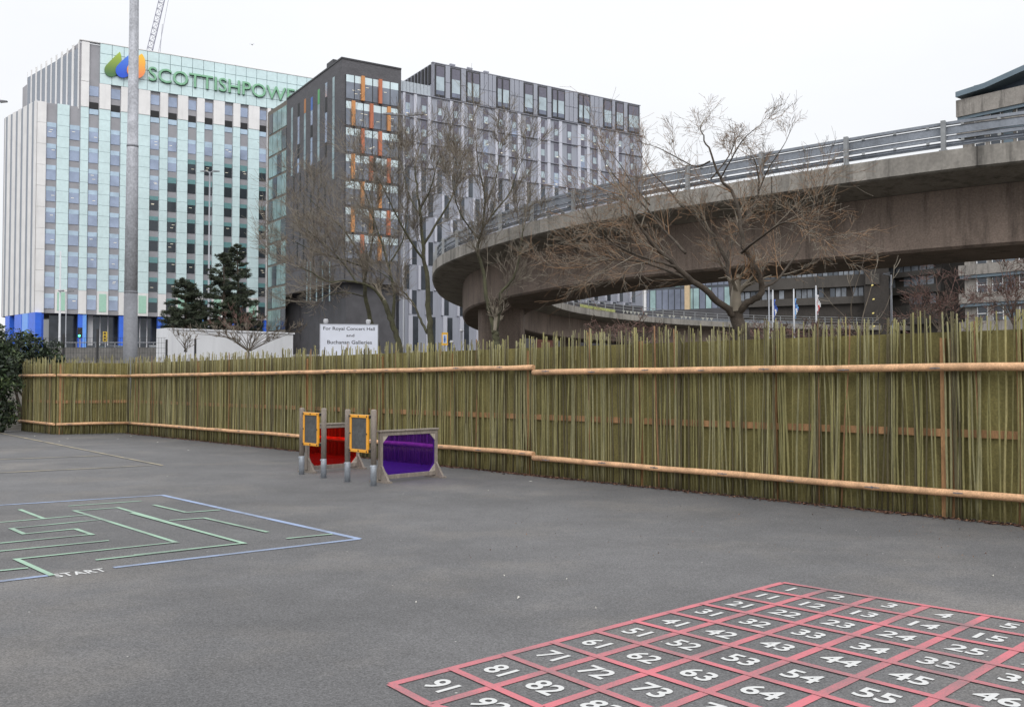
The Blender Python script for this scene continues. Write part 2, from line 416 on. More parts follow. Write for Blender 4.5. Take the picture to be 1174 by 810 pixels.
# affine fit of the grid so that it lies square on the ground: use exact points up to the frame, extend by the local step
def G2(i,j,z=.004):
    # the homography runs off to infinity outside the frame; blend to a plain affine continuation there
    ii=min(i,6.0); jj=min(j,10.0)
    lim=7.5
    if ii*1.0+jj>lim+4: 
        s=(ii*1.0+jj-(lim+4)); 
    p=gij(min(i,6),0)
    o=gij(0,0); a=(gij(3,0)-o)/3; b=(gij(0,10)-o)/10
    q=o+a*i+b*j
    # small measured correction inside the visible part
    if i<=6 and j<=10 and (i+j)<=11:
        q=gij(i,j)
    q.z=z; return q
def strip(mb,p,q,w,z,mat=0,n=1):
    p=Vector((p[0],p[1],0)); q=Vector((q[0],q[1],0)); d=(q-p).normalized(); s=Vector((-d.y,d.x,0))*w/2; e=d*w*.0
    pts=[p-s-e,q-s+e,q+s+e,p+s-e]
    mb.add([(v.x,v.y,z) for v in pts],[(0,1,2,3)],mat)
o0=gij(0,0)
root=E('painted_number_grid',(G2(3,5).x,G2(3,5).y,0),'pink grid of numbered squares painted on the tarmac in the right foreground','painted grid')
mb=MB()
W1=.060
NI=10;NJ=10
for i in range(NI+1):
    for j in range(NJ):
        strip(mb,G2(i,j),G2(i,j+1),W1,.004)
build(mb,'grid_lines_long',M_pink,root)
mb=MB()
for j in range(NJ+1):
    for i in range(NI):
        strip(mb,G2(i,j),G2(i+1,j),W1*.85,.0065)
build(mb,'grid_lines_cross',M_pink,root)
rr=random.Random(3)
for j in range(NJ):
    for i in range(NI):
        n=j*10+i+1; txt=str(n)
        A_,B_,C_,D_=G2(i,j),G2(i+1,j),G2(i+1,j+1),G2(i,j+1)
        _,_,bb_=text_mesh(txt,.019); asp=(bb_[1]-bb_[0])/(bb_[3]-bb_[2]); hh=.20; hw=hh*asp*.98
        ox=rr.uniform(-.03,.03); oy=rr.uniform(-.03,.03)
        def fnn(u,v,w,A_=A_,B_=B_,C_=C_,D_=D_,hw=hw,hh=hh,ox=ox,oy=oy):
            a=.5+(u-.5)*hw*2+ox; b=.5-(v-.5)*hh*2+oy
            q=(A_*(1-a)+B_*a)*(1-b)+(D_*(1-a)+C_*a)*b; q.z=.0045; return q
        mb=MB(); add_text(mb,txt,fnn,bold=.019); build(mb,'number',M_white,root)
# maze
def P(px,py): return gnd(px,py)
zs=[.004]
def zz(): zs[0]+=.0002; return zs[0]
root=E('painted_maze',P(120,620)[:],'blue framed green line maze painted on the tarmac at left','painted maze')
mb=MB()
s=230/1174
def Z6(x,y): return P(x*s,560+y*s)
s5=430/1174
def Z5(x,y): return P(x*s5,540+y*s5)
bl=[(Z6(-300,115),Z6(950,38)),(Z6(945,37),Z5(1125,212)),(Z5(1125,212),Z5(355,302)),(Z6(-200,567),Z6(285,508))]
for a,b in bl: strip(mb,a,b,.075,zz())
build(mb,'maze_border',M_blue,root)
mb=MB()
gl=[((400,102),(830,72)),((115,122),(262,178)),((0,198),(500,155)),((430,128),(1040,318)),((435,130),(690,112)),((685,110),(1174,252)),
    ((50,235),(610,180)),((62,232),(145,268)),((140,266),(445,236)),((440,236),(545,272)),((-150,335),(545,268)),((-150,382),(637,305)),
    ((85,415),(1040,314)),((90,412),(305,510)),((-150,497),(165,466)),((560,420),(1174,350))]
for a,b in gl: strip(mb,Z6(*a),Z6(*b),.052,zz())
g5=[((480,106),(583,130)),((583,130),(690,122)),((530,155),(642,147)),((638,147),(838,192)),((430,160),(768,228)),((768,228),(550,250)),((897,212),(1040,198))]
g5=[((480,106),(583,130)),((583,130),(690,122)),((530,155),(642,147)),((638,147),(838,192)),((410,131),(768,228)),((768,226),(420,264)),((897,212),(1040,198))]
for a,b in g5: strip(mb,Z5(*a),Z5(*b),.052,zz())
build(mb,'maze_lines',M_green,root)
# START
a=Z6(335,520); b=Z6(635,483); ubase=(b-a); up=Vector((-ubase.y,ubase.x,0)).normalized()
c=Z6(345,500); hgt=.17
def fs(u,v,w):
    q=a+ubase*u+up*(v*hgt); q.z=.004; return q
mb=MB(); add_text(mb,'START',fs,bold=.02,spacing=1.1); build(mb,'start_word',M_white,root)
# cream court lines far left
root=E('painted_court_lines',P(100,525)[:],'worn cream court lines painted on the tarmac at far left','court lines')
s7=240/1174
def Z7(x,y): return P(x*s7,480+y*s7)
mb=MB()
for a,b in [((-200,40),(910,262)),((-300,240),(570,207)),((-300,318),(850,262))]: strip(mb,Z7(*a),Z7(*b),.07,zz())
build(mb,'court_line',M_cream,root)

# ================================================================== PLAY PIECES
M_gwood=mat('weathered_grey_timber',(.24,.205,.175),.85,var=.2,scale=4,fine=.25,fscale=40,stretch=(4,4,.6),bump=.3,bscale=30)
M_gwood2=mat('pale_corner_timber',(.42,.37,.31),.85,var=.15,scale=4,fine=.2,fscale=40)
M_galv=mat('galvanised_sleeve',(.34,.37,.41),.5,.35,var=.2,scale=9,fine=.15,fscale=60)
M_yel=mat('yellow_plastic',(.80,.36,.03),.45,var=.06,scale=5)
M_slate=mat('chalky_blackboard',(.075,.078,.08),.8,var=.35,scale=3,fine=.2,fscale=18)
M_blk=mat('black_fixing',(.02,.02,.022),.5)
M_red=tintmat('red_acrylic',(.93,.12,.10))
M_pur=tintmat('purple_acrylic',(.50,.235,.95))
def round_post(mb,p,h0,h1,r,n=14):
    mb.tube([(p.x,p.y,h0),(p.x,p.y,h1-.02),(p.x,p.y,h1-.006),(p.x,p.y,h1)],[r,r,r*.9,r*.55],n)
def chalk_stand(pl,pr,ztop,t0,t1,zb0,zb1,label):
    d=(pr-pl); L=d.length; d.normalize(); n=Vector((-d.y,d.x,0))
    if n.dot(pl)>0: n=-n      # towards the camera
    root=E('chalkboard_stand',((pl+pr)/2)[:],label,'chalkboard','chalkboard stands between round posts')
    for p,k in ((pl,0),(pr,1)):
        mb=MB(); round_post(mb,p,.25,ztop-.012*0+.012*k,.045); po=build(mb,'post',M_gwood,root,smooth=False)
        for f in po.data.polygons: f.use_smooth=len(f.vertices)==4
        mb=MB(); round_post(mb,p,0.0,.33,.048,16); 
        mb.tube([(p.x+n.x*.045,p.y+n.y*.045,.30),(p.x+n.x*.062,p.y+n.y*.062,.30)],.012,8)
        sl=build(mb,'metal_sleeve',M_galv,po)
        for f in sl.data.polygons: f.use_smooth=len(f.vertices)==4
    mb=MB(); z=zb1+.0; a=pl+Vector((0,0,zb1-.015)); b=pr+Vector((0,0,zb1-.015)); mb.bar(a,b,.03,.03); 
    a=pl+Vector((0,0,zb0+.05)); b=pr+Vector((0,0,zb0+.05)); mb.bar(a,b,.03,.03); build(mb,'cross_bar',M_gwood,root)
    # yellow frame stands in front of the bars
    s0,s1=t0*L,t1*L; o=n*.045; w=.048; mb=MB()
    def Q(s,z,off): q=pl+d*s+o+n*off; return Vector((q.x,q.y,z))
    def bx(mb,sa,sb,za,zb,d0,d1,m=0):
        mb.hexa([Q(sa,za,d1),Q(sb,za,d1),Q(sb,za,d0),Q(sa,za,d0),Q(sa,zb,d1),Q(sb,zb,d1),Q(sb,zb,d0),Q(sa,zb,d0)],m)
    bx(mb,s0,s1,zb0,zb0+w,-.015,.02); bx(mb,s0,s1,zb1-w,zb1,-.015,.02)
    bx(mb,s0,s0+w,zb0+w,zb1-w,-.015,.02); bx(mb,s1-w,s1,zb0+w,zb1-w,-.015,.02)
    fr=build(mb,'board_frame',M_yel,root,bevel=.006)
    for sx in (s0+w/2,(s0+s1)/2,s1-w/2):
        for zx in (zb0+w/2,(zb0+zb1)/2,zb1-w/2):
            if abs(sx-(s0+s1)/2)<.01 and abs(zx-(zb0+zb1)/2)<.01: continue
            b=MB(); b.tube([Q(sx,zx,.019),Q(sx,zx,.029)],.012,8); build(b,'bolt',M_blk,fr)
    mb=MB(); bx(mb,s0+w,s1-w,zb0+w,zb1-w,-.01,.006); build(mb,'chalk_panel',M_slate,root)
    for zx in (zb0+.03,zb1-.03):
        for sx in (s0-.02,s1+.012):
            b=MB(); bx(b,sx-.022,sx+.022,zx-.022,zx+.022,-.035,.004); build(b,'bracket',M_blk,root)
p1,p2,p3,p4=gnd(345.8,543.5),gnd(371,547.5),gnd(398.3,552),gnd(428.2,556.5)
chalk_stand(p1,p2,1.155,.20,.885,.52,1.085,'left chalkboard in a yellow frame on round posts in front of the red panel')
chalk_stand(p3,p4,1.165,.21,.905,.50,1.09,'right chalkboard in a yellow frame on round posts beside the purple panel')

def window_screen(a,b,h,glass,label,gname):
    d=(b-a); L=d.length; d.normalize(); n=Vector((-d.y,d.x,0))
    if n.dot(a)>0: n=-n
    root=E('play_screen',((a+b)/2)[:],label,'play screen','see-through coloured play screens')
    def Q(s,z,off): q=a+d*s+n*off; return Vector((q.x,q.y,z))
    def bx(mb,sa,sb,za,zb,d0,d1,m=0):
        mb.hexa([Q(sa,za,d1),Q(sb,za,d1),Q(sb,za,d0),Q(sa,za,d0),Q(sa,zb,d1),Q(sb,zb,d1),Q(sb,zb,d0),Q(sa,zb,d0)],m)
    w=.058; z0=.045; 
    mb=MB(); bx(mb,0,w,z0,h-.03,-.03,.03); bx(mb,L-w,L,z0,h-.03,-.03,.03); bx(mb,w,L-w,z0,z0+w+.01,-.028,.028); bx(mb,w,L-w,h-.03-w,h-.03,-.028,.028)
    build(mb,'timber_frame',M_gwood,root,bevel=.005)
    mb=MB(); bx(mb,-.02,L+.02,h-.028,h,-.04,.045); build(mb,'top_cap',M_gwood,root,bevel=.005)
    c=.115
    for (s0,sg) in ((w,1),(L-w,-1)):
        for (zz_,zg) in ((z0+w+.01,1),(h-.03-w,-1)):
            mb=MB(); v=[Q(s0,zz_,.022),Q(s0+sg*c,zz_,.022),Q(s0,zz_+zg*c,.022),Q(s0,zz_,-.022),Q(s0+sg*c,zz_,-.022),Q(s0,zz_+zg*c,-.022)]
            mb.add(v,[(0,1,2),(5,4,3),(0,3,4,1),(1,4,5,2),(2,5,3,0)]); build(mb,'corner_gusset',M_gwood2 if (sg*zg<0 or rr.random()<.4) else M_gwood,root)
    mb=MB(); bx(mb,w,L-w,z0+w+.01,h-.03-w,-.003,.003); build(mb,gname,glass,root)
    for s_ in (.035,L-.035):
        mb=MB(); bx(mb,s_-.045,s_+.045,0,.03,-.23,.23)
        for g in (-1,1):
            v=[Q(s_-.02,.03,g*.03),Q(s_-.02,.03,g*.20),Q(s_-.02,.27,g*.03),Q(s_+.02,.03,g*.03),Q(s_+.02,.03,g*.20),Q(s_+.02,.27,g*.03)]
            mb.add(v,[(0,1,2),(5,4,3),(0,3,4,1),(1,4,5,2),(2,5,3,0)])
        build(mb,'foot_brace',M_gwood,root)
window_screen(gnd(350.5,541.5),gnd(411,536.5),.86,M_red,'low play screen with red see-through pane in grey timber frame','red_pane')
window_screen(gnd(434.5,553),gnd(500.5,546.5),.83,M_pur,'low play screen with purple see-through pane in grey timber frame','purple_pane')

# ================================================================== HEDGE
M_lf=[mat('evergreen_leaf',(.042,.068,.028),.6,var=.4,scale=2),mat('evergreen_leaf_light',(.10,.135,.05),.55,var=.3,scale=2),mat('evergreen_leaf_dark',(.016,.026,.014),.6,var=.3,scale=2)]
M_bark=mat('brown_grey_bark',(.105,.085,.065),.9,var=.35,scale=6,fine=.3,fscale=40,stretch=(3,3,.7))
def leaf_clump(mb,c,r,n,s,rr,mats=(0,0,2,1)):
    for i in range(n):
        v=Vector((rr.gauss(0,1),rr.gauss(0,1),rr.gauss(0,1))).normalized()*(rr.random()**.35)
        p=Vector((c[0]+v.x*r[0],c[1]+v.y*r[1],c[2]+v.z*r[2]))
        a=Vector((rr.gauss(0,1),rr.gauss(0,1),rr.gauss(0,1))).normalized(); b=a.cross(Vector((rr.gauss(0,1),rr.gauss(0,1),rr.gauss(0,1)))).normalized()
        l=s*rr.uniform(.6,1.4); w=l*.4
        if p.z<.02: continue
        mb.add([p-a*l,p-b*w,p+a*l,p+b*w],[(0,1,2,3)],rr.choice(mats))
def shrub(name,label,blobs,seed,n,s,base,mats=(0,0,2,1),cat='shrub'):
    rr=random.Random(seed); root=E(name,base,label,cat)
    mb=MB()
    for (c,r) in blobs:
        vol=(r[0]*r[1]+r[0]*r[2]+r[1]*r[2])
        for k in range(int(6+vol*1.1)):
            v=Vector((rr.gauss(0,1),rr.gauss(0,1),rr.gauss(0,1))).normalized()*rr.uniform(.75,1.0)
            q=(c[0]+v.x*r[0],c[1]+v.y*r[1],c[2]+v.z*r[2]); rs=rr.uniform(.25,.5)
            leaf_clump(mb,q,(rs,rs,rs*.8),int(n*rs),s,rr,rr.choice([mats,(0,2,2),(0,1,1,0)]))
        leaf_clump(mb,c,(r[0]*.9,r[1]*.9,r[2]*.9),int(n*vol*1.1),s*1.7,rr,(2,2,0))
    build(mb,'foliage',M_lf,root)
    mb=MB()
    for k in range(7):
        a=rr.uniform(0,6.28); c,r=rr.choice(blobs); mb.tube([(base[0]+rr.uniform(-.5,.5),base[1]+rr.uniform(-.2,.2),base[2]),(c[0]+rr.uniform(-.4,.4)*r[0],c[1],c[2]*.6),(c[0]+rr.uniform(-.5,.5)*r[0],c[1],c[2]+.6*r[2])],[.06,.04,.015],6)
    build(mb,'stems',M_bark,root)
shrub('evergreen_hedge','dark evergreen hedge at the far left end of the stake fence',
      [((-16.5,31.2,.9),(.7,.5,1.15)),((-16.5,31.2,2.1),(.7,.6,1.0)),((-17.4,31.0,1.2),(1.1,.9,1.5)),((-16.9,31.6,2.5),(.9,.8,1.0)),((-20.5,31.5,1.6),(1.8,1.3,1.9)),((-23,31.8,1.6),(2.2,1.5,2.0))],21,520,.055,(-17.3,31.2,0),cat='hedge')
shrub('leafy_shrub','green leafy shrub showing above the leftmost fence run',
      [((-17.2,34.6,2.35),(.95,.9,1.15)),((-18.3,34.8,2.2),(1.0,.9,1.1)),((-16.5,34.9,2.05),(.65,.7,.95))],22,620,.05,(-17,34.7,terrain(-17,34.7)),mats=(0,1,1,2))
# ================================================================== BUILDINGS
M_cyan=mat('pale_cyan_glass_panel',(.60,.75,.77),.25,.0,var=.06,scale=.25,fine=.04,fscale=2,spec=.6)
M_wpan=mat('off_white_stone_panel',(.76,.75,.75),.7,var=.06,scale=.4,streak=.08)
M_span=mat('grey_spandrel',(.31,.305,.33),.45,.1,var=.08,scale=.5)
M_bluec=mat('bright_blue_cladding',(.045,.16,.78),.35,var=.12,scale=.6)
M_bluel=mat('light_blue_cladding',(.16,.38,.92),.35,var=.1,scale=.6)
M_winb=glassmat('blue_office_glass',(.34,.40,.53),.12,.45,.22,.3)
M_blind=mat('pale_blind_behind_glass',(.44,.56,.68),.2,.15,var=.14,scale=.5)
M_slot=mat('black_louvre',(.012,.012,.014),.6)
M_dglass=glassmat('dark_glass',(.075,.085,.10),.1,.35,.4,.3)
M_mull=mat('dark_frame',(.05,.05,.055),.5,.3)
M_lamp=mat('office_ceiling_lamp',(.8,.75,.6),.5,emit=(1,.9,.72),estr=.35)
M_ghold=mat('green_tinted_pane',(.38,.62,.50),.2,var=.06)

def frange_split(a,b,n): return [(a+(b-a)*i/n,a+(b-a)*(i+1)/n) for i in range(n)]
K=at_y(91,48.5,180); zA=K.z
RR=at_z(362,93.3,zA); UL=at_z(32,83.5,zA)
fa=Facade(K,RR)
sL=fa.S(41,116); zL=fa.at(41,116)[1]; LK=fa.pt(sL,0); LL=at_z(5,136,zL)
zb=fa.at(155,362)[1]
bk=fa.n*-1
def v2(p): return (p[0],p[1])
A_loc=(K.x,K.y,terrain(K.x,K.y))
bA=E('office_tower',A_loc,'tall office tower clad in pale cyan panels with white columns and green roof lettering','office building')
mb=MB()
endR=fa.pt(fa.L+2,0)
mb.prism([v2(K),v2(endR),v2(endR+bk*34),v2(UL+bk*12)],zb,zA)
mb.prism([v2(LK),v2(K+fa.d*.02+bk*.02),v2(UL+bk*6),v2(LL)],zb,zL)
build(mb,'core_wall',M_span,bA)
mb=MB(); gz=terrain(K.x,K.y)-2
mb.prism([v2(LK+bk*3.2+fa.d*3),v2(endR+bk*3.2),v2(endR+bk*30),v2(LL+bk*6+fa.d*4)],gz,zb-.02); build(mb,'ground_floor_glazing',M_dglass,bA)
# panel column edges in px at y=230
pan=[(41,51.5,'w'),(64.2,78,'c'),(91,100,'n'),(112.2,125,'c'),(137,147,'n'),(157.2,170.5,'c'),(182,191,'n'),(202.3,214,'c'),(224.3,233,'n'),(243.3,256,'c'),(266,274,'n'),(283.5,296,'c'),(305,309,'w'),(318,327,'c'),(338,345,'n'),(353,362,'c')]
strips=[(51.5,64.2),(78,91),(100,112.2),(125,137),(147,157.2),(170.5,182),(191,202.3),(214,224.3),(233,243.3),(256,266),(274,283.5),(296,305),(309,318),(327,338),(345,353)]
PY=230
zB=fa.at(118.5,97)[1]; zW=fa.at(118.5,126)[1]
zlowp=fa.at(160,336)[1]
z0w=fa.at(58,353.5)[1]; dz=fa.at(58,353.5-24.6)[1]-z0w
cl=MB(); wp=MB(); gh=MB()
def pancol(mb,s0,s1,za,zb_,step,d=.45,g=.022):
    n=max(1,int(round((zb_-za)/step)))
    for a,b in frange_split(za,zb_,n): fa.box(mb,s0,s1,a+g,b-g,0,d)
for (x0,x1,t) in pan:
    s0,s1=fa.S(x0,PY),fa.S(x1,PY)
    lower=x1<90
    top=zL if lower else zW
    if t=='w':
        tt=zL if lower else zB; pancol(wp,s0,s1,zb,tt,dz*1.0,.6,.02)
    else:
        cl=MB(); pancol(cl,s0,s1,zlowp,top,dz/2); build(cl,'cyan_column',M_cyan,bA)
        if not lower: pancol(wp,s0,s1,zW,zB,dz,.55)
        if t=='n': pancol(wp,s0,s1,zb,zlowp,dz)
        else:
            pancol(wp,s0,s1,zb,zlowp,20,.5,0); gh=MB(); fa.box(gh,s0+.35,s1-.35,zb+.5,zlowp-.5,.5,.56); build(gh,'green_pane',M_ghold,bA)
s91,s100,s112=fa.S(91,PY),fa.S(100,PY),fa.S(112.2,PY)
fa.box(wp,s91+.02,s100,zB+.02,zA+.1,0,.6)
# top band of square cyan panels
cl=MB()
sE=fa.L
nb=int((sE-s112)/2.1)
for a,b in frange_split(s112,sE,nb):
    for c,d_ in frange_split(zB,zA+.3,4): fa.box(cl,a+.04,b-.04,c+.04,d_-.04,0,.55)
build(cl,'cyan_roof_band',M_cyan,bA)
# left faces: white fins with dark slots
def side(f,x0,x1,slots,ztop,zbot,py,w,mbw):
    xs=[x0]+slots+[x1]
    prev=f.S(x0,py)
    for sx in slots:
        c=f.S(sx,py); f.box(mbw,prev,c-w/2,zbot,ztop,0,.09); prev=c+w/2
    f.box(mbw,prev,f.S(x1,py),zbot,ztop,0,.09)
fl=Facade(LL,LK); fu=Facade(UL,K)
side(fl,5,41,[7,12.5,18.5,24.5,31,37],zL+.1,zb,230,1.05,wp)
side(fu,32,91,[34,39.3,45,50.5,56.5,62,68,74.5,80.5,87.5],zA+.1,zL-.4,70,1.9,wp)
build(wp,'white_cladding',M_wpan,bA)
mb=MB()
for a,b in [(fl,[7,12.5,18.5,24.5,31,37])]:
    for sx in b:
        c=a.S(sx,230); a.box(mb,c-.5,c+.5,zb+.1,zL,.0,.05)
for sx in [34,39.3,45,50.5,56.5,62,68,74.5,80.5,87.5]:
    c=fu.S(sx,70); fu.box(mb,c-.9,c+.9,zL-.4,zA-1,.0,.05)
build(mb,'slot_glazing',mat('slate_slot_glass',(.20,.23,.28),.3,.2),bA)
# windows
wins=[]; lights=[]; rl=random.Random(9)
def win(s0,s1,za,zt,blind=.3,dk=0):
    mb=MB(); zz_=za+(zt-za)*(1-blind)
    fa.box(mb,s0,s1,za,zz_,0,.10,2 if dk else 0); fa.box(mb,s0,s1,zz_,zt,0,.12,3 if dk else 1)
    wins.append(mb)
lamps=[]
slots=MB()
for (x0,x1) in strips:
    s0,s1=fa.S(x0,PY)+.12,fa.S(x1,PY)-.12
    lower=x1<92; top=zL if lower else zW-2.2
    k=0
    while z0w+dz*k+dz*.68 < top-.2:
        za=z0w+dz*k; r=rl.random()
        bl=.3 if lower or x0<160 else rl.choice([.3,.32,.28,.4])
        win(s0,s1,za,za+dz*.69,bl,(not lower) and x0>165 and k<5+min(2.4,(x0-170)/18))  # lower right windows take the painted dark reflection
        for q in range(rl.choice([0,0,0,1,1,2])):
            m=MB(); c=s0+(s1-s0)*rl.uniform(.3,.75); zz_=za+dz*rl.uniform(.18,.4); fa.box(m,c-.26,c+.26,zz_,zz_+.07,.1,.125); lamps.append(m)
        k+=1
    if not lower:
        u=.165
        win(s0,s1,zB-15*u,zB-.6,.0); slots=MB(); fa.box(slots,s0,s1,zB-30*u,zB-22*u,0,.05); build(slots,'louvre_slot',M_slot,bA); win(s0,s1,zB-36*u,zB-30*u,1.0-.02)
build_many(wins,'window',[M_winb,M_blind,mat('painted_reflection_glass',(.05,.06,.07),.1,.3),mat('painted_reflection_blind',(.13,.27,.28),.3)],bA)  # last two tones paint a broad dark reflection into the lower right windows
M=MB()
for mb in lamps[:]: 
    b=len(M.v); M.v+=mb.v; M.f+=[tuple(b+i for i in f) for f in mb.f]; M.m+=mb.m
build(M,'ceiling_lamps',M_lamp,bA,kind='stuff')
# blue columns
colx=[(89.5,99),(136.5,147),(181,191),(224,233),(266,274),(303,309)]
for x0,x1 in colx:
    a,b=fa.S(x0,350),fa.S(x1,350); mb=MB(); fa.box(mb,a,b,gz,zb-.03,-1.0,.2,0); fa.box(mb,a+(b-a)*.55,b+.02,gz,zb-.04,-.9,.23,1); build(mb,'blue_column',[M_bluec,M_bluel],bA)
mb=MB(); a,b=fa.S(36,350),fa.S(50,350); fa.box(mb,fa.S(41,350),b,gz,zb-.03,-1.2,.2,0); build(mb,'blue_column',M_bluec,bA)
for sx,w in ((9,2.4),(21,3.6),(29,3),(37,3.4)):
    c=fl.S(sx,370); mb=MB(); fl.box(mb,c-w/2,c+w/2,gz,zb-.03,-1,.1); build(mb,'blue_column',M_bluec if sx!=29 else M_bluel,bA)
mb=MB()
for a,b in [(99.5,136),(147.5,180.5),(191.5,223.5)]:
    sa_,sb_=fa.S(a,350),fa.S(b,350); n=4
    for q,(u,v) in enumerate(frange_split(sa_,sb_,n)): fa.box(mb,u-.08,u+.08,gz,zb-.1,-3.2,-3.05)
    fa.box(mb,sa_+.5,sa_+1.4,gz,zb-.1,-3.0,-2.2)
build(mb,'ground_floor_mullions',M_wpan,bA)
# parapet caps
mb=MB(); fa.box(mb,0,fa.L+2,zA+.3,zA+.45,-.6,.6); fa.box(mb,s112,fa.L+2,zA+.3,zA+.42,-.5,.62)
build(mb,'parapet_cap',M_wpan,bA)
# lettering
M_lg=mat('green_letters',(.22,.46,.29),.4,var=.08,scale=1)
M_lgs=mat('letter_returns',(.04,.11,.06),.5)
sa_,za_=fa.at(169,93.5); sb_,_z=fa.at(349,110)
hL=fa.at(172,78)[1]-fa.at(172,94)[1]
def ft(u,v,w): return fa.pt(sa_+(sb_-sa_)*u, za_+hL*v, .95+w)
mb=MB(); add_text(mb,'SCOTTISHPOWER',ft,bold=.002,extrude=.1); 
def ft2(u,v,w): return fa.pt(sa_+(sb_-sa_)*u+.12, za_+hL*v-.1, .72+w)
sg=build(mb,'roof_lettering',M_lg,bA)
mb=MB(); add_text(mb,'SCOTTISHPOWER',ft2,bold=.002,extrude=.1); build(mb,'letter_returns',M_lgs,sg)
# three drop shaped leaves
def leafgrad(name,c1,c2,ax,z0,z1):
    m=bpy.data.materials.new(name); m.use_nodes=True; nt=m.node_tree; N=nt.nodes; L_=nt.links; b=N['Principled BSDF']; b.inputs['Roughness'].default_value=.35
    tc=N.new('ShaderNodeTexCoord'); sp=N.new('ShaderNodeSeparateXYZ'); L_.new(tc.outputs['Generated'],sp.inputs[0])
    rp=N.new('ShaderNodeValToRGB'); rp.color_ramp.elements[0].position=z0; rp.color_ramp.elements[1].position=z1
    rp.color_ramp.elements[0].color=(*c1,1); rp.color_ramp.elements[1].color=(*c2,1); L_.new(sp.outputs[2],rp.inputs[0]); L_.new(rp.outputs[0],b.inputs['Base Color']); return m
def drop(name,mt,cx,cy,rx,ry,tx,ty,d0,d1):
    # outline in pixel-like units converted on the facade plane
    pts=[]
    for k in range(41):
        a=math.radians(40)-k/40*math.radians(300)   # clockwise round body
        a=math.radians(20)-k/40*math.radians(250); pts.append((cx+rx*math.cos(a),cy-ry*math.sin(a)))
    e=pts[-1]; n=8
    q0=e; c=(cx-rx*.25,cy-ry*1.25)
    for k in range(1,n+1):
        t=k/n; pts.append(((1-t)**2*e[0]+2*t*(1-t)*c[0]+t*t*tx,(1-t)**2*e[1]+2*t*(1-t)*c[1]+t*t*ty))
    s=pts[0]; c=(tx+rx*.55,ty+(s[1]-ty)*.55)
    for k in range(1,n):
        t=k/n; pts.append(((1-t)**2*tx+2*t*(1-t)*c[0]+t*t*s[0],(1-t)**2*ty+2*t*(1-t)*c[1]+t*t*s[1]))
    mb=MB(); q=[fa.at(*p) for p in pts]; n=len(q)
    mb.v=[tuple(fa.pt(s_,z_,d1)) for s_,z_ in q]+[tuple(fa.pt(s_,z_,d0)) for s_,z_ in q]
    mb.f=[tuple(range(n))]+[tuple(range(n,2*n))[::-1]]+[(i,(i+1)%n,n+(i+1)%n,n+i) for i in range(n)]; mb.m=[0]*len(mb.f)
    build(mb,name,mt,bA)
drop('leaf_emblem',leafgrad('green_leaf',(.07,.17,.06),(.40,.52,.06),2,.1,1),127,81.5,8,8,136.5,61,.6,.9)
drop('leaf_emblem',leafgrad('blue_leaf',(.02,.09,.62),(.08,.22,.75),2,.1,.9),140,82.5,8.5,8.5,148,64,.95,1.2)
drop('leaf_emblem',leafgrad('orange_leaf',(.85,.25,.10),(.95,.55,.05),2,.1,.9),154.5,82.5,10.5,10,161,64,1.25,1.5)

# ------------------------------------------------------------------ dark brick block
M_brick=mat('dark_grey_brick',(.096,.094,.103),.8,var=.12,scale=.5,fine=.18,fscale=3,stretch=(1,1,2.5))
M_brick2=mat('blackened_base_brick',(.075,.073,.08),.7,var=.2,scale=.5)
M_fin=[mat('orange_fin',(.55,.25,.09),.5,var=.08,scale=.4),mat('rust_fin',(.46,.15,.075),.5,var=.08,scale=.4)]
M_gB=glassmat('clear_office_glass',(.19,.21,.25),.08,.4,.3,.25)
M_bandB=mat('white_top_blind',(.62,.74,.78),.3,.1,var=.1,scale=.3)  # pale blind across the top band of each window
M_cglass=glassmat('cyan_curtain_glass',(.30,.42,.42),.12,.45,.3,.4)
M_tan=mat('tan_frame',(.15,.13,.11),.6)
KB=at_y(392,67.3,146); zT=KB.z
RB=at_z(460,80.2,zT); LB=at_z(329,114.5,zT); GB=at_z(308,128,zT)
fr=Facade(KB,RB); fl2=Facade(LB,KB); fg=Facade(GB,LB)
gzB=terrain(KB.x,KB.y)-2
bB=E('brick_office_block',(KB.x,KB.y,gzB+2),'dark brick office block with orange fins between its glazed floors','office building')
zs_=fr.at(425,325)[1]
mb=MB(); bkB=fr.n*-1
mb.prism([v2(LB),v2(KB),v2(RB),v2(RB+bkB*26),v2(LB+bkB*8)],zs_,zT,0)
mb.prism([v2(LB+fl2.n*-1.5+fr.d*1.0),v2(KB+fl2.n*-1.5-fr.n*1.5),v2(RB-fr.n*1.5),v2(RB+bkB*26),v2(LB+bkB*8)],gzB,zs_-.01,1)
build(mb,'brick_wall',[M_brick,M_brick2],bB)
mb=MB(); fr.box(mb,-.1,fr.L,zT,zT+.25,-.5,.1); fl2.box(mb,0,fl2.L+.1,zT+.003,zT+.253,-.5,.1); fl2.box(mb,fl2.S(371,80)-.8,fl2.S(374,80)+.8,zT+.2,zT+1.7,-2.2,-.8); build(mb,'roof_edge',M_mull,bB)
mb=MB(); mb.prism([v2(GB),v2(LB+fg.d*.01),v2(LB+bkB*10),v2(GB*1.07+fr.d*1.0)],gzB,zT-.05); build(mb,'rear_wing_wall',M_tan,bB)
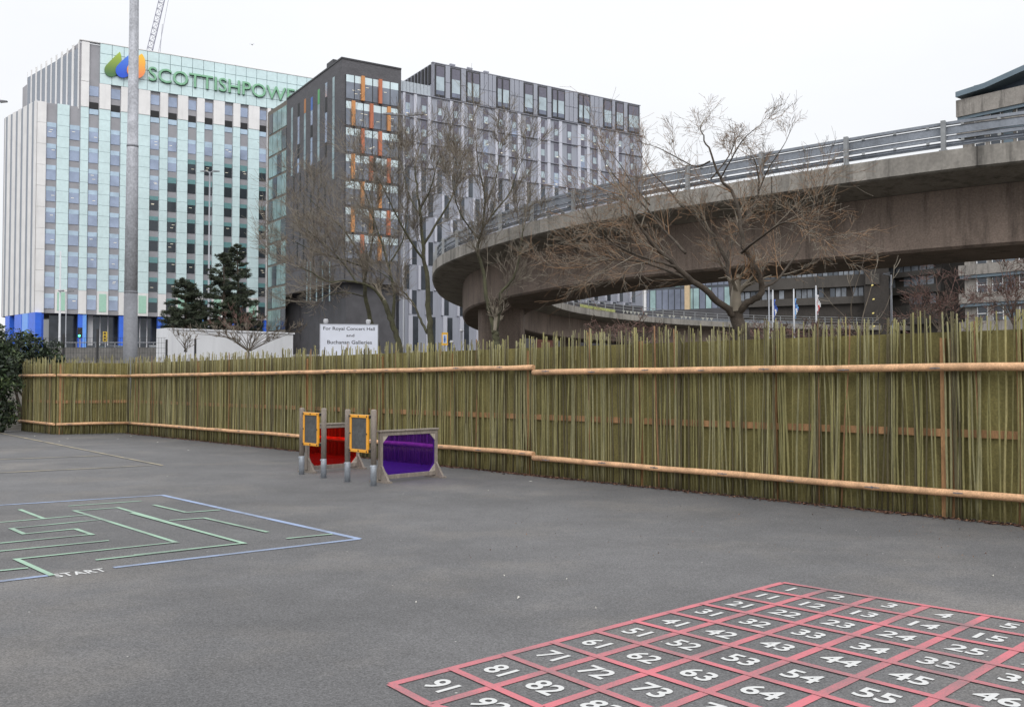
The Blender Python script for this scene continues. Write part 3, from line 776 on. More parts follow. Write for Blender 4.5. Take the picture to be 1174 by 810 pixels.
# glazed floors
y0=85.2; pitch=30.4; sB0=fr.S(395.7,200); sB1=fr.S(456.5,200)
_,zr0=fr.at(396,85.2); _,zr1=fr.at(396,85.2+pitch); pz=zr0-zr1
mx=[fr.S(q,200) for q in (395.7,405.7,416,426.6,436.5,446.7,456.5)]
wn=[];fins=[];lm=MB(); rf=random.Random(4)
for k in range(8):
    zt=zr0-k*pz; zbm=zt-pz+.45
    if zbm<zs_+.4: break
    for a,b in zip(mx[:-1],mx[1:]):
        m=MB(); zc=zt-(zt-zbm)*.30
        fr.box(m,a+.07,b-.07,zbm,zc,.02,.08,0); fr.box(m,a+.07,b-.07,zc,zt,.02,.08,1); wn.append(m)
    for q in ((414.8,434.8) if k%2==0 else (404.0,424.8,444.8)):
        c=fr.S(q,200); m=MB(); fr.box(m,c-.26,c+.26,zbm-.1,zt+.1,.08,.45,rf.randint(0,1)); build(m,'orange_fin',M_fin,bB)
    for q in range(6):
        c=rf.uniform(sB0+.5,sB1-.8); z=zbm+(zt-zbm)*rf.uniform(.2,.6); fr.box(lm,c-.24,c+.24,z,z+.06,.08,.1)
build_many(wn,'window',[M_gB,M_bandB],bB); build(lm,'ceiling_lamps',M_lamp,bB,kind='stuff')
mb=MB()
for a in mx: fr.box(mb,a-.05,a+.05,zs_+.5,zr0,.02,.12)
build(mb,'mullions',M_mull,bB)
# slots on the left face
def slotcol(items,f,px,ya,yb,w,mi,py):
    m=MB(); c=f.S(px,py); za=f.at(px,ya)[1]; zc=f.at(px,yb)[1]; f.box(m,c-w/2,c+w/2,zc,za,.0,.03,mi); items.append(m)
it=[]
acc=[None]*8
M_sl=[mat('teal_grey_pane',(.27,.36,.39),.3,.2,var=.3,scale=.5),M_slot,mat('warm_blind',(.40,.16,.05),.5),mat('green_blind',(.10,.35,.14),.5),mat('royal_blind',(.06,.15,.45),.5),M_winb]
cols=[(334.5,108+16,202),(342,119,198.6),(349.3,114,194.5),(357,112,190),(365,103,185.5),(373.6,95.5,181),(382,89,206)]
for i,(px,ya,yb) in enumerate(cols):
    n=5; L_=(yb-ya)
    cuts=[ya]+[ya+L_*(q+rf.uniform(-.06,.06))/n for q in range(1,n)]+[yb]
    for q in range(n):
        mi=[0,1,0,5,0,5][(q*2+i)%6]
        if q==0 and i==1: mi=1
        if q==0 and i==2: mi=2
        if q==0 and i==3: mi=4
        if q==0 and i==4: mi=3
        slotcol(it,fl2,px,cuts[q],cuts[q+1]-.4,.85,mi,200)
row0=[(337,202,228),(344.4,198,225),(352,194,221),(360,189,217),(368,185,214)]
row1=[(333,214,241),(341.5,227,254),(348.6,224,251),(356.7,220,247),(364.7,216,243),(373,211,238)]
for k in range(3):
    for (px,ya,yb) in row0:
        dy=51*k*(1-.0*k)
        if yb+dy<326: slotcol(it,fl2,px,ya+dy,yb+dy,.6,1,200)
    for (px,ya,yb) in row1:
        dy=50.5*k
        if yb+dy<330 and px!=333: slotcol(it,fl2,px,ya+dy,yb+dy,.6,1,200)
for q in (352,356,363,370,378): slotcol(it,fl2,q,300 if q%2==0 else 318,345,.45,0,320)
build_many(it,'slot_window',M_sl,bB)
# glazed rear wing
gw=[]; xs=[308.4,313,318,323,328.6]
zz0=zT-.8
for k in range(10):
    za=zz0-3.9*k-3.6
    if za<gzB+3: break
    for a,b in zip(xs[:-1],xs[1:]):
        m=MB(); s0,s1=fg.S(a,200),fg.S(b,200); fg.box(m,s0+.1,s1-.1,za,za+3.5,0,.08,0 if (k+int(a))%4 else 1); gw.append(m)
build_many(gw,'window',[M_cglass,M_dglass],bB)

# ------------------------------------------------------------------ grey metal block
M_gm=mat('grey_ribbed_metal',(.32,.335,.39),.45,.1,var=.07,scale=.4,fine=.05,fscale=4,stretch=(4,4,.3))
M_gm2=mat('dark_grey_metal',(.27,.275,.32),.45,.1,var=.07,scale=.4)
M_lfin=mat('pale_silver_fin',(.54,.55,.62),.35,.2,var=.05,scale=.4)
M_wC=glassmat('smoky_glass',(.18,.20,.26),.1,.4,.3,.3)
M_wCl=mat('light_blind',(.42,.50,.55),.4,var=.2,scale=.5)
M_purp=mat('purple_grey_panel',(.15,.145,.185),.4,.2)
KC=at_y(496,72,162); zC=KC.z; RC=at_z(733.5,121.5,zC)
fc=Facade(KC,RC)
LC=at_z(461,94.5,zC)
gzC=terrain(0,170)-3
bC=E('metal_clad_office_block',(KC.x,KC.y,gzC+3),'long grey metal clad office block with pale vertical fins behind the bare trees','office building')
s460=fc.S(458,200); zrow=fc.at(500,112.3)[1]; bkC=fc.n*-1; sEnd=fc.L+.6
mb=MB()
mb.prism([v2(fc.pt(s460,0)),v2(fc.pt(sEnd,0)),v2(fc.pt(sEnd,0)+bkC*30),v2(fc.pt(s460,0)+bkC*30)],gzC,zrow)
build(mb,'metal_wall',M_gm,bC)
mb=MB(); mb.prism([v2(KC),v2(fc.pt(fc.L,0)),v2(fc.pt(fc.L,0)+bkC*28),v2(LC+bkC*2)],zrow+.002,zC); tp=build(mb,'top_storey',M_gm2,bC)
mb=MB()
# vertical ribs on the top storey between the windows
topw=[(498,510),(516,528),(534,550),(568.6,584),(600,611),(616,626.7),(632,647),(662,676),(691,701),(705,714.4),(719,732)]
prev=fc.S(496.5,95)
for a,b in topw+[(733.2,733.3)]:
    sa2=fc.S(a,95); w=sa2-prev
    n=max(1,int(w/.8)); mb=MB()
    for u,v in frange_split(prev,sa2,n): fc.box(mb,u+.06,v-.06,zrow+.25,(zC+zrow)/2-.04,0,.14); fc.box(mb,u+.06,v-.06,(zC+zrow)/2+.04,zC-.05,0,.14)
    build(mb,'ribbed_panel',M_gm,tp); prev=fc.S(b,95)
wn=[]
for i,(a,b) in enumerate(topw):
    s0,s1=fc.S(a,95),fc.S(b,95); m=MB()
    fc.box(m,s0,s1,zrow+.3,zC-.25,0,.2,0)   # frame block
    h=zC-zrow; segs=[(s0+.25,s1-.25)] if (b-a)<14 else [(s0+.25,s0+(s1-s0)*.36),(s0+(s1-s0)*.36+.35,s1-.25)]
    for (u,v) in segs:
        fc.box(m,u,v,zrow+.55,zrow+h*.22,.2,.23,1); fc.box(m,u,v,zrow+h*.22,zrow+h*.62,.2,.235,2); fc.box(m,u,v,zrow+h*.62,zC-.45,.2,.24,3)
    build(m,'window',[M_mull,M_wC,M_wCl,M_purp],tp)
fcl=Facade(LC,KC); mb=MB()
for i in range(9):
    s=fcl.L*(i+.3)/9.3; fcl.box(mb,s,s+fcl.L*.055,zrow+2.4,zC-.2,0,.2)
build(mb,'slot_glazing',M_slot,tp)
mb=MB(); fc.box(mb,-.1,fc.L+.1,zC,zC+.12,-.4,.16)
for q in (525,545,564): s=fc.S(q,90); fc.box(mb,s-.1,s+.1,zC,zC+1.0,-2,-1.8); fc.box(mb,s-.5,s+.5,zC+.9,zC+1.15,-2.1,-1.7)
build(mb,'roof_trim',M_gm2,bC)
# terrace balustrade
mb=MB(); s0,s1=s460,fc.S(494.5,100)
n=9
for u,v in frange_split(s0,s1,n): fc.box(mb,u+.05,v-.05,zrow+.1,zrow+1.9,-.3,-.2)
build(mb,'glass_balustrade',mat('balustrade_glass',(.42,.46,.50),.2,.3,var=.1),bC)
# bay strips
bays=[(464.5,469.7),(482.6,489),(501.4,506.8),(519.4,525),(536.7,542),(554,559.7),(570.8,576),(586.7,592),(603,608),(619.6,624.5),(635,640),(650,655),(665,670),(679,684),(694,698),(708,712.6),(722,726)]
fins_=[(461,463.6),(473.5,477),(489.5,493),(515,518.5),(528,531.2),(542,545.6),(567,570),(578.6,582),(592.5,596),(615.6,619),(626.7,630),(640,643.4),(661.5,664.8),(672,675),(684.5,687.5),(705,708)]
z_112=zrow; _,zq=fc.at(500,139.6); pc=z_112-zq
zmid=z_112-3*pc
_,zbase=fc.at(500,361.5)
wn=[];lc=MB()
for i,(a,b) in enumerate(bays):
    s0,s1=fc.S(a,160),fc.S(b,160)
    for k in range(3):
        zt=z_112-.35-k*pc; m=MB(); zb2=zt-pc+.1
        fc.box(m,s0,s1,zb2,zt-pc*.32,.0,.06,1 if (i*5+k*3)%7 else 3); fc.box(m,s0,s1,zt-pc*.32,zt-.02,.0,.07,1)
        fc.box(m,s0+.1,s1-.1,zt-pc*.62,zt-pc*.34,.065,.09,2)
        wn.append(m)
        if rf.random()<.6: c=rf.uniform(s0+.2,s1-.2); z=zb2+rf.uniform(.5,1.8); fc.box(lc,c-.22,c+.22,z,z+.12,.06,.12)
bay=fc.S(519.4,160)-fc.S(501.4,160)
nrow=6; zst=[zmid-(zmid-zbase)*k/nrow for k in range(nrow+1)]
s_a=s460; s_b=fc.S(733,200)
mb2=MB()
for k in range(nrow):
    off=(k%2)*bay*.45
    s=fc.S(501.6,200)-bay*3+off
    while s<s_b-1.5:
        if s>s_a+.2:
            m=MB(); fc.box(m,s,s+bay*.27,zst[k+1]+.08,zst[k]-.08,0,.05,0); wn.append(m)
            fc.box(mb2,s-bay*.22,s-bay*.08,zst[k+1]+.05,zst[k]-.05,0,.3)
        s+=bay
    fc.box(mb2,s_a,s_a+.01,zst[k]-.03,zst[k]+.03,0,.02)
for a,b in fins_:
    s0,s1=fc.S(a,160),fc.S(b,160); fc.box(mb2,s0,s1,zmid+.05,z_112-.15,0,.3)
# base storeys
s=fc.S(509,380)-bay*3
while s<fc.S(592,380):
    if s>s_a: m=MB(); fc.box(m,s,s+bay*.32,gzC,zbase-.3,0,.05,0); wn.append(m); fc.box(mb2,s-bay*.3,s-bay*.05,gzC,zbase-.1,0,.25)
    s+=bay*1.07
build_many(wn,'window',[M_dglass,M_purp,M_wCl,M_winb],bC)
build(mb2,'pale_fins',M_lfin,bC); build(lc,'ceiling_lamps',M_lamp,bC,kind='stuff')
mb=MB()
for k in range(4): fc.box(mb,s_a,fc.L+.5,z_112-k*pc-.05,z_112-k*pc+.05,0,.31)
build(mb,'joint_lines',M_gm2,bC)
mb=MB(); fc.box(mb,fc.S(592,380),fc.L+.5,gzC,fc.at(700,349)[1],0,.5); build(mb,'dark_plinth',M_brick2,bC)
M_lobby=mat('lit_lobby_window',(.45,.65,.66),.4,var=.15,scale=.5,emit=(.55,.9,.9),estr=.25)
for a,b in ((598,603),(606,613),(613.6,620),(620.6,627),(627.6,633.5)):
    m=MB(); s0,s1=fc.S(a,375),fc.S(b,375); z1=fc.at(615,368)[1]; z2=fc.at(615,379)[1]; fc.box(m,s0,s1,z2,z1,.5,.56); build(m,'lobby_window',M_lobby,bC)
m=MB(); fc.box(m,fc.S(612,385),fc.S(633,385),gzC,fc.at(615,380)[1],.5,.55); build(m,'brown_entrance_panel',mat('red_brown_panel',(.11,.045,.03),.6),bC)

# ------------------------------------------------------------------ curtain-wall building behind the bridge
def simple_block(name,label,pa,pb,Ya,Yb,ytop,depth,wallm,cat='office building'):
    a=at_y(pa,ytop,Ya); b=at_y(pb,ytop,Yb); f=Facade(a,b); gz_=terrain(a.x,a.y)-2; zt=a.z
    r=E(name,(a.x,a.y,gz_+2),label,cat); mb=MB(); k=f.n*-depth
    mb.prism([v2(a),v2(b),v2(b+k),v2(a+k)],gz_,zt); build(mb,'wall',wallm,r); return r,f,gz_,zt
rG,fG,gzG,zG=simple_block('glass_office_building','glass curtain wall building with a lit cream column seen under the flyover',737,852,158,150,262,25,M_dglass)
w=[];zbG=fG.at(760,356)[1]
xs=[738+ i*7.1 for i in range(17)]
for a,b in zip(xs[:-1],xs[1:]):
    for k in range(4):
        za=zbG+3.6*k; m=MB(); fG.box(m,fG.S(a,340)+.08,fG.S(b,340)-.08,za+.1,za+3.3,0,.08,rf.choice((0,0,1,0,0))); w.append(m)
build_many(w,'window',[M_wC,M_cglass,M_wCl],rG)
m=MB(); fG.box(m,fG.S(786,340),fG.S(791.5,340),zbG,zbG+12,.1,.5); build(m,'cream_column',mat('lit_cream_column',(.50,.38,.24),.5,emit=(1,.75,.45),estr=.08),rG)
m=MB(); fG.box(m,fG.S(739,340),fG.S(741.5,340),zbG-2,zbG+12,.1,.4); build(m,'white_column',M_wpan,rG)
m=MB(); fG.box(m,-1,fG.L+1,zbG-1.6,zbG,0,.6); build(m,'plinth',M_brick2,rG)
# dark brown slab building
M_dk=mat('dark_brown_concrete',(.045,.039,.035),.85,var=.25,scale=.3,fine=.2,fscale=4)
M_dk2=mat('brown_grey_band',(.070,.063,.057),.85,var=.2,scale=.3,streak=.3)
M_wE=mat('pale_curtained_window',(.21,.23,.26),.4,.2,var=.5,scale=.6)
def banded(name,label,pa,pb,Ya,Yb,ytop,bands,wind,depth=20):
    r,f,g,zt=simple_block(name,label,pa,pb,Ya,Yb,ytop,depth,M_dk)
    xm=(pa+pb)/2; mb=MB()
    for (ya,yb) in bands: f.box(mb,-.3,f.L+.3,f.at(xm,yb)[1],f.at(xm,ya)[1],0,.7)
    build(mb,'concrete_bands',M_dk2,r); it=[]
    for (ya,yb,w_,skip) in wind:
        x=pa+2
        while x<pb-w_:
            if rf.random()>skip:
                m=MB(); f.box(m,f.S(x,330),f.S(x+w_*.82,330),f.at(xm,yb)[1],f.at(xm,ya)[1],0,.12,0 if rf.random()<.72 else 1); it.append(m)
            x+=w_
    build_many(it,'window',[M_wE,M_dglass],r); return r,f,g
banded('dark_office_building','dark brown office building with bands of pale windows behind the flagpoles',846,1002,150,140,240,
       [(318,331),(342,350)],[(308,318,6,.1),(332,342,6.5,.15)])
rE,fE,gE=banded('dark_stair_block','plain dark block with one grey panel between the banded office buildings',990,1018,138,137,230,[],[])
m=MB(); fE.box(m,fE.S(992,320),fE.S(1008,320),fE.at(1000,326)[1],fE.at(1000,314)[1],0,.3); build(m,'grey_panel',M_dk2,rE)
banded('dark_brown_office_building','dark brown banded office building right of the plain dark block',1017,1079,142,134,236,
       [(296,303),(311,317),(328,337),(350,372)],[(303.5,311,9,.1),(317.5,327.5,9,.1),(338,349,8,.5)])
rH,fH,gH,zH=simple_block('black_glass_building','black glass building squeezed between the brown and the pale concrete offices',1077,1108,150,148,200,20,M_dglass)
m=MB()
for q in (1078,1084.5,1091,1097.5,1104): fH.box(m,fH.S(q,330)-.06,fH.S(q,330)+.06,gH,zH,0,.15)
for k in range(int((zH-gH-5)/3.6)): fH.box(m,0,fH.L,gH+4+3.6*k,gH+4.12+3.6*k,0,.13)
build(m,'glazing_bars',M_gm2,rH)
# pale concrete office with metal roof
M_conc=mat('stained_pale_concrete',(.29,.268,.245),.9,var=.2,scale=.4,fine=.12,fscale=5,streak=.55)
M_bg=mat('blue_grey_metal',(.15,.20,.24),.5,.2,var=.1,scale=.5)
M_wf=mat('white_window_frame',(.72,.73,.74),.5)
KD=at_y(1103,105,122); 
RD0=Vector((KD.x+36*.79/ (0.79**2+1)**.5, KD.y-36*1.0/(0.79**2+1)**.5,0))
fD=Facade((KD.x,KD.y),(RD0.x,RD0.y))
zP=fD.at(1103,116)[1]
gD=terrain(KD.x,KD.y)-2
bD=E('concrete_office_building',(KD.x,KD.y,gD+2),'pale concrete office building with blue grey metal roof at the right edge','office building')
mb=MB(); kD=fD.n*-18
mb.prism([v2(fD.pt(0,0)),v2(fD.pt(fD.L,0)),v2(fD.pt(fD.L,0)+kD),v2(fD.pt(0,0)+kD)],gD,zP-.1); build(mb,'wall',M_conc,bD)
st=fD.at(1106,304.8)[1]-fD.at(1106,337)[1]
ztop0=fD.at(1106,304.8)[1]
cb=MB(); bb=MB(); wi=[]; nx=0
kk=-3
k0=int((zP-ztop0)/st)
for k in range(-2,k0+2):
    zt=ztop0+k*st
    if zt-st>zP: break
    zt_=min(zt,zP)
    fD.box(cb,-.4,fD.L,zt-st*.36,zt_,0,.75) if zt-st*.36<zP else None
    if zt-st*.47<zP: fD.box(bb,-.3,fD.L,zt-st*.47,zt-st*.36-.01,0,.6)
    s=1.6
    while s<fD.L-3.5 and zt-st*.5<zP:
        for d0 in (0,1.9):
            m=MB(); a,b=s+d0,s+d0+1.35; za,zc=zt-st*.97,zt-st*.49
            fD.box(m,a,b,za,zc,0,.12,0); fD.box(m,a,a+.1,za,zc,.12,.2,1); fD.box(m,b-.1,b,za,zc,.12,.2,1); fD.box(m,a+.1,b-.1,(za+zc)/2-.05,(za+zc)/2+.05,.12,.19,1)
            wi.append(m)
        m2=MB(); fD.box(cb,s+1.4,s+1.85,zt-st,zt-st*.47-.01,0,.35)
        fD.box(bb,s+3.5,s+4.6,zt-st,zt-st*.47-.01,0,.1)
        s+=5.1
fD.box(cb,-.42,fD.L,zP-2.1,zP+.01,0,.78); fD.box(bb,-.35,fD.L,zP-2.5,zP-2.11,0,.6); build(cb,'concrete_bands',M_conc,bD); build(bb,'blue_grey_panels',M_bg,bD)
build_many(wi,'window',[M_dglass,M_wf],bD)
fD.box
cbx=MB(); fD.box(cbx,-.5,fD.L,zP-.0,zP+.02,-1,.8); 
# roof: low metal roof rising towards the right
mb=MB()
def rp(s,z,o): return fD.pt(s,z,o)
z1=fD.at(1101,110)[1]; sC=fD.S(1134,100)
h=.65
zz1=zP+.9; 
prof=[(-.2,zz1-.6),(sC,zz1-.3),(sC+9.5,zz1+1.7),(fD.L,zz1+3.4)]
for (a,za),(b,zc) in zip(prof[:-1],prof[1:]):
    mb.hexa([rp(a,za,1.3),rp(b,zc,1.3),rp(b,zc,-16),rp(a,za,-16),rp(a,za+h,1.3),rp(b,zc+h,1.3),rp(b,zc+h+2.5,-16),rp(a,za+h+2.5,-16)])
build(mb,'metal_roof',M_bg,bD)
mb=MB(); fD.box(mb,1.0,fD.L,zP,zP+1.9,-12,-1.0); build(mb,'roof_storey',mat('dark_blue_glazing',(.06,.08,.11),.4,.2),bD)
# ================================================================== FLYOVER
ZD=9.6
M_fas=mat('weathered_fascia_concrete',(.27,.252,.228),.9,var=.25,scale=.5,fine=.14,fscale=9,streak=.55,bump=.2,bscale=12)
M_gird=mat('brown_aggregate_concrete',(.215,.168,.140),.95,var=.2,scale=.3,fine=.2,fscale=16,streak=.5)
M_railm=mat('blue_grey_barrier_steel',(.215,.235,.27),.5,.25,var=.22,scale=.8,fine=.12,fscale=12)
M_lead=mat('dull_grey_rail',(.27,.28,.29),.55,.2,var=.2,scale=2)
opx=[(1174,159.3),(1112,168),(1050,177),(974,188),(901,199.8),(850,207.5),(800,215.5),(750,224),(700,233),(655,242.5),(611,252.8),(576,262.3),(550.5,271.8),(524.6,282.3),(507,289.6),(495.5,297),(492,304)]
ctl=[(46,17.5),(32,23.5),(23,28.6)]+[tuple(at_z(a,b,ZD)[:2]) for a,b in opx]+[(-6.15,76),(-6.5,86),(-5.9,95.5),(-3.0,106),(2.5,116),(9.5,125.8),(16.7,133.2),(25,139.4),(34,143),(46,146),(70,150),(110,156)]
# smooth the control points twice, then resample at 1 m
for _ in range(2):
    ctl=[ctl[0]]+[((a[0]+2*b[0]+c[0])/4,(a[1]+2*b[1]+c[1])/4) for a,b,c in zip(ctl,ctl[1:],ctl[2:])]+[ctl[-1]]
def catmull(pts,n=8):
    out=[]
    P=[pts[0]]+list(pts)+[pts[-1]]
    for i in range(1,len(P)-2):
        p0,p1,p2,p3=[Vector((q[0],q[1])) for q in P[i-1:i+3]]
        for k in range(n):
            t=k/n; out.append(.5*((2*p1)+(p2-p0)*t+(2*p0-5*p1+4*p2-p3)*t*t+(3*p1-p0-3*p2+p3)*t**3))
    out.append(Vector(pts[-1])); return out
fine=catmull(ctl,10)
outer=[fine[0]]; acc=0
for a,b in zip(fine,fine[1:]):
    seg=(b-a).length
    while acc+seg>=1.0:
        t=(1.0-acc)/seg; a=a+(b-a)*t; outer.append(a); seg=(b-a).length; acc=0
    acc+=seg
outer=[Vector((p.x,p.y)) for p in outer]
def nrm(i):
    a=outer[max(0,i-2)]; b=outer[min(len(outer)-1,i+2)]; d=(b-a).normalized(); return Vector((d.y,-d.x))
NR=[nrm(i) for i in range(len(outer))]
def opt(i,off,z):
    i0=int(i); t=i-i0; i1=min(i0+1,len(outer)-1)
    p=outer[i0]*(1-t)+outer[i1]*t; n=NR[i0]*(1-t)+NR[i1]*t
    return Vector((p.x+n.x*off,p.y+n.y*off,z))
def sweep(mb,sec,i0,i1,step=1,mat=0,caps=True):
    idx=list(range(i0,i1+1,step)); m=len(sec); b=len(mb.v)
    for i in idx:
        for (o,z) in sec: mb.v.append(tuple(opt(i,o,z)))
    for k in range(len(idx)-1):
        for j in range(m):
            a=b+k*m+j; c=b+k*m+(j+1)%m; mb.f.append((a,a+m,c+m,c)); mb.m.append(mat)
    if caps:
        mb.f.append(tuple(b+j for j in range(m))); mb.m.append(mat)
        mb.f.append(tuple(b+(len(idx)-1)*m+j for j in range(m))[::-1]); mb.m.append(mat)
NO=len(outer)-1; WD=9.0
imid=min(range(NO),key=lambda i:(outer[i]-Vector((-1,58))).length)
broot=E('road_flyover',(opt(imid,4.5,0).x,opt(imid,4.5,0).y,terrain(-1,58)),'curved concrete road flyover sweeping over the trees from the right edge','bridge')
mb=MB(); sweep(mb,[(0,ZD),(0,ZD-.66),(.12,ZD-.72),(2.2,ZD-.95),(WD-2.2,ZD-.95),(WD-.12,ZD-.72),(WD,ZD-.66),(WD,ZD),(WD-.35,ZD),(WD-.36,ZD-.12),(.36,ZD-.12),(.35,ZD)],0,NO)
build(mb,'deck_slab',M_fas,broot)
M_joint=mat('dark_joint_sealant',(.06,.055,.05),.9); M_patch=mat('repair_mortar',(.36,.345,.32),.9,var=.12,scale=2)
i=4.0
while i<imid+30:
    p=opt(i,-.003,ZD-.33); n=NR[int(i)]; d=Vector((-n.y,n.x,0)); m=MB(); m.obox(p,d*.02,Vector((n.x,n.y,0))*.012,Vector((0,0,.33))); build(m,'expansion_joint',M_joint,broot); i+=7.5
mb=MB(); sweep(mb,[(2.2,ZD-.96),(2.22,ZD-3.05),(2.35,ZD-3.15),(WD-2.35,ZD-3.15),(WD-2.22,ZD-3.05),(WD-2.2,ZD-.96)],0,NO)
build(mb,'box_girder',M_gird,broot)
def pier(i,w,t,off=4.5,label=None):
    c=opt(i,off,0); n=NR[int(i)]; d=Vector((-n.y,n.x)); mb=MB()
    poly=[]
    for k in range(16):
        a=2*math.pi*k/16; e=.6
        cx=math.copysign(abs(math.cos(a))**e,math.cos(a)); cy=math.copysign(abs(math.sin(a))**e,math.sin(a))
        poly.append((c.x+cx*w/2,c.y+cy*t/2))
    mb.prism(poly,terrain(c.x,c.y)-1,ZD-3.14); return build(mb,'pier',M_gird,broot)
def near_i(x,y): return min(range(NO),key=lambda i:(opt(i,4.5,0)-Vector((x,y,0))).length)
pier(near_i(-1.2,65),3.1,2.2); pier(near_i(7,113),2.3,1.8)
pier(near_i(27,31),2.2,2.2)
pier(near_i(44,140),2.2,1.8)
# guard rails
def guard(off_p,off_r,i0,i1,heavy,name):
    g=MB()
    if heavy:
        s=1 if off_r<off_p else -1
        r=off_r
        sweep(g,[(r,ZD+.17),(r+.05,ZD+.20),(r,ZD+.25),(r+.05,ZD+.30),(r,ZD+.33),(r+.09,ZD+.33),(r+.09,ZD+.17)],i0,i1)
        sweep(g,[(r,ZD+.41),(r+.03,ZD+.44),(r+.03,ZD+.52),(r,ZD+.55),(r+.09,ZD+.55),(r+.09,ZD+.41)],i0,i1)
        sweep(g,[(r,ZD+.60),(r+.03,ZD+.63),(r+.03,ZD+.84),(r,ZD+.87),(r+.09,ZD+.87),(r+.09,ZD+.60)],i0,i1)
        sweep(g,[(r-.03,ZD+.93),(r-.03,ZD+1.03),(r+.12,ZD+1.03),(r+.12,ZD+.93)],i0,i1)
    else:
        for z in (.35,.68,1.0): sweep(g,[(off_r-.03,ZD+z),(off_r-.03,ZD+z+.06),(off_r+.03,ZD+z+.06),(off_r+.03,ZD+z)],i0,i1)
    gr=build(g,name,M_railm if heavy else M_lead,broot)
    st=3.45 if heavy else 2.6; i=i0+.6
    sp=MB()
    while i<i1:
        c=opt(i,off_p,0); n=NR[int(i)].normalized(); d=Vector((-n.y,n.x,0)); n3=Vector((n.x,n.y,0))
        w=.075 if heavy else .04
        mb=MB(); h=1.06; mb.obox(c+Vector((0,0,ZD+h/2)),d*w,n3*(w if heavy else w),Vector((0,0,h/2)))
        if heavy: mb.obox(c+Vector((0,0,ZD+.02)),d*.13,n3*.11,Vector((0,0,.02)))
        build(mb,'rail_post',M_lead,gr)
        i+=st
    if heavy:   # splice bolts and brackets
        i=i0; sps=[]
        while i<i1:
            q=opt(i,off_r-.01,0); n=NR[int(i)]; d=Vector((-n.y,n.x,0)); n3=Vector((n.x,n.y,0))
            for z in (.36,.91): sp=MB(); sps.append(sp); sp.obox(q+Vector((0,0,ZD+z)),d*.05,n3*.02,Vector((0,0,.045)))
            i+=1.15
        build_many(sps,'splice_bracket',[M_lead],gr)
guard(.12,.24,0,NO-40,True,'guard_rail')
guard(WD-.12,WD-.2,near_i(0,75),NO-40,False,'inner_railing')
# hazard teeth on the far railing
mb=MB(); M_teeth=mat('pale_yellow_tape',(.36,.38,.14),.6,var=.3,scale=3); M_teethw=mat('white_tape',(.42,.42,.38),.6)
def far_i(px): return min(range(near_i(0,80),NO),key=lambda i:abs(proj(opt(i,WD-.1,ZD))[0]-px))
ia,ib=far_i(664),far_i(704); i=ia
while i<ib: 
    q=[opt(i,WD-.08,ZD+.05),opt(i+1,WD-.08,ZD+.05),opt(i+1,WD-.08,ZD+.36),opt(i,WD-.08,ZD+.36)]
    mb.add(q,[(0,1,2,3)],0); i+=1.0
ia,ib=far_i(712),far_i(818); i=ia
while i<ib:
    if rf.random()<.8: mb.add([opt(i,WD-.08,ZD+.42),opt(i+.8,WD-.08,ZD+.42),opt(i+.4,WD-.08,ZD+.04)],[(0,1,2)],1)
    i+=1.0
build(mb,'hazard_tape',[M_teeth,M_teethw],broot)

# ================================================================== BARE TREES
M_twg=mat('grey_twig',(.225,.195,.155),.9,var=.25,scale=2)
M_two=mat('orange_brown_twig',(.25,.15,.085),.9,var=.3,scale=1.5)
M_twd=mat('dark_brown_twig',(.095,.07,.055),.9,var=.3,scale=2)
M_twr=mat('reddish_twig',(.17,.095,.08),.9,var=.3,scale=2)
M_moss=mat('mossy_bark',(.072,.064,.046),.92,var=.45,scale=3,fine=.3,fscale=30,col2=(.085,.085,.045))
M_bk2=mat('dark_tree_bark',(.058,.045,.034),.92,var=.4,scale=5,fine=.3,fscale=40)
def rvec(rr): return Vector((rr.gauss(0,1),rr.gauss(0,1),rr.gauss(0,1))).normalized()
def grow(mb,p,d,L,r,lev,rr,P):
    n=4 if lev<2 else 3
    pts=[p.copy()];rad=[r]; q=p.copy(); dd=d.copy()
    for i in range(n):
        dd=(dd+rvec(rr)*P['wob']+Vector((0,0,P['up'](lev)))).normalized()
        q=q+dd*(L/n); pts.append(q.copy()); rad.append(max(P['rmin'],r*(1-.62*(i+1)/n)))
    m=rr.choices(range(len(P['mix'])),P['mix'])[0]
    mb.tube(pts,rad,4 if lev==0 else 3,m,caps=False)
    if lev<P['lev']:
        k=P['kids'][lev]
        for j in range(k):
            t=rr.uniform(.18,1.0); i=min(int(t*n),n-1); u=t*n-i
            s=pts[i].lerp(pts[i+1],u); ax=(pts[i+1]-pts[i]).normalized()
            side=ax.cross(rvec(rr)).normalized(); a=R(rr.uniform(*P['ang']))
            nd=(ax*math.cos(a)+side*math.sin(a)).normalized()
            grow(mb,s,nd,L*rr.uniform(.45,.85),max(P['rmin'],rad[i]*.62),lev+1,rr,P)
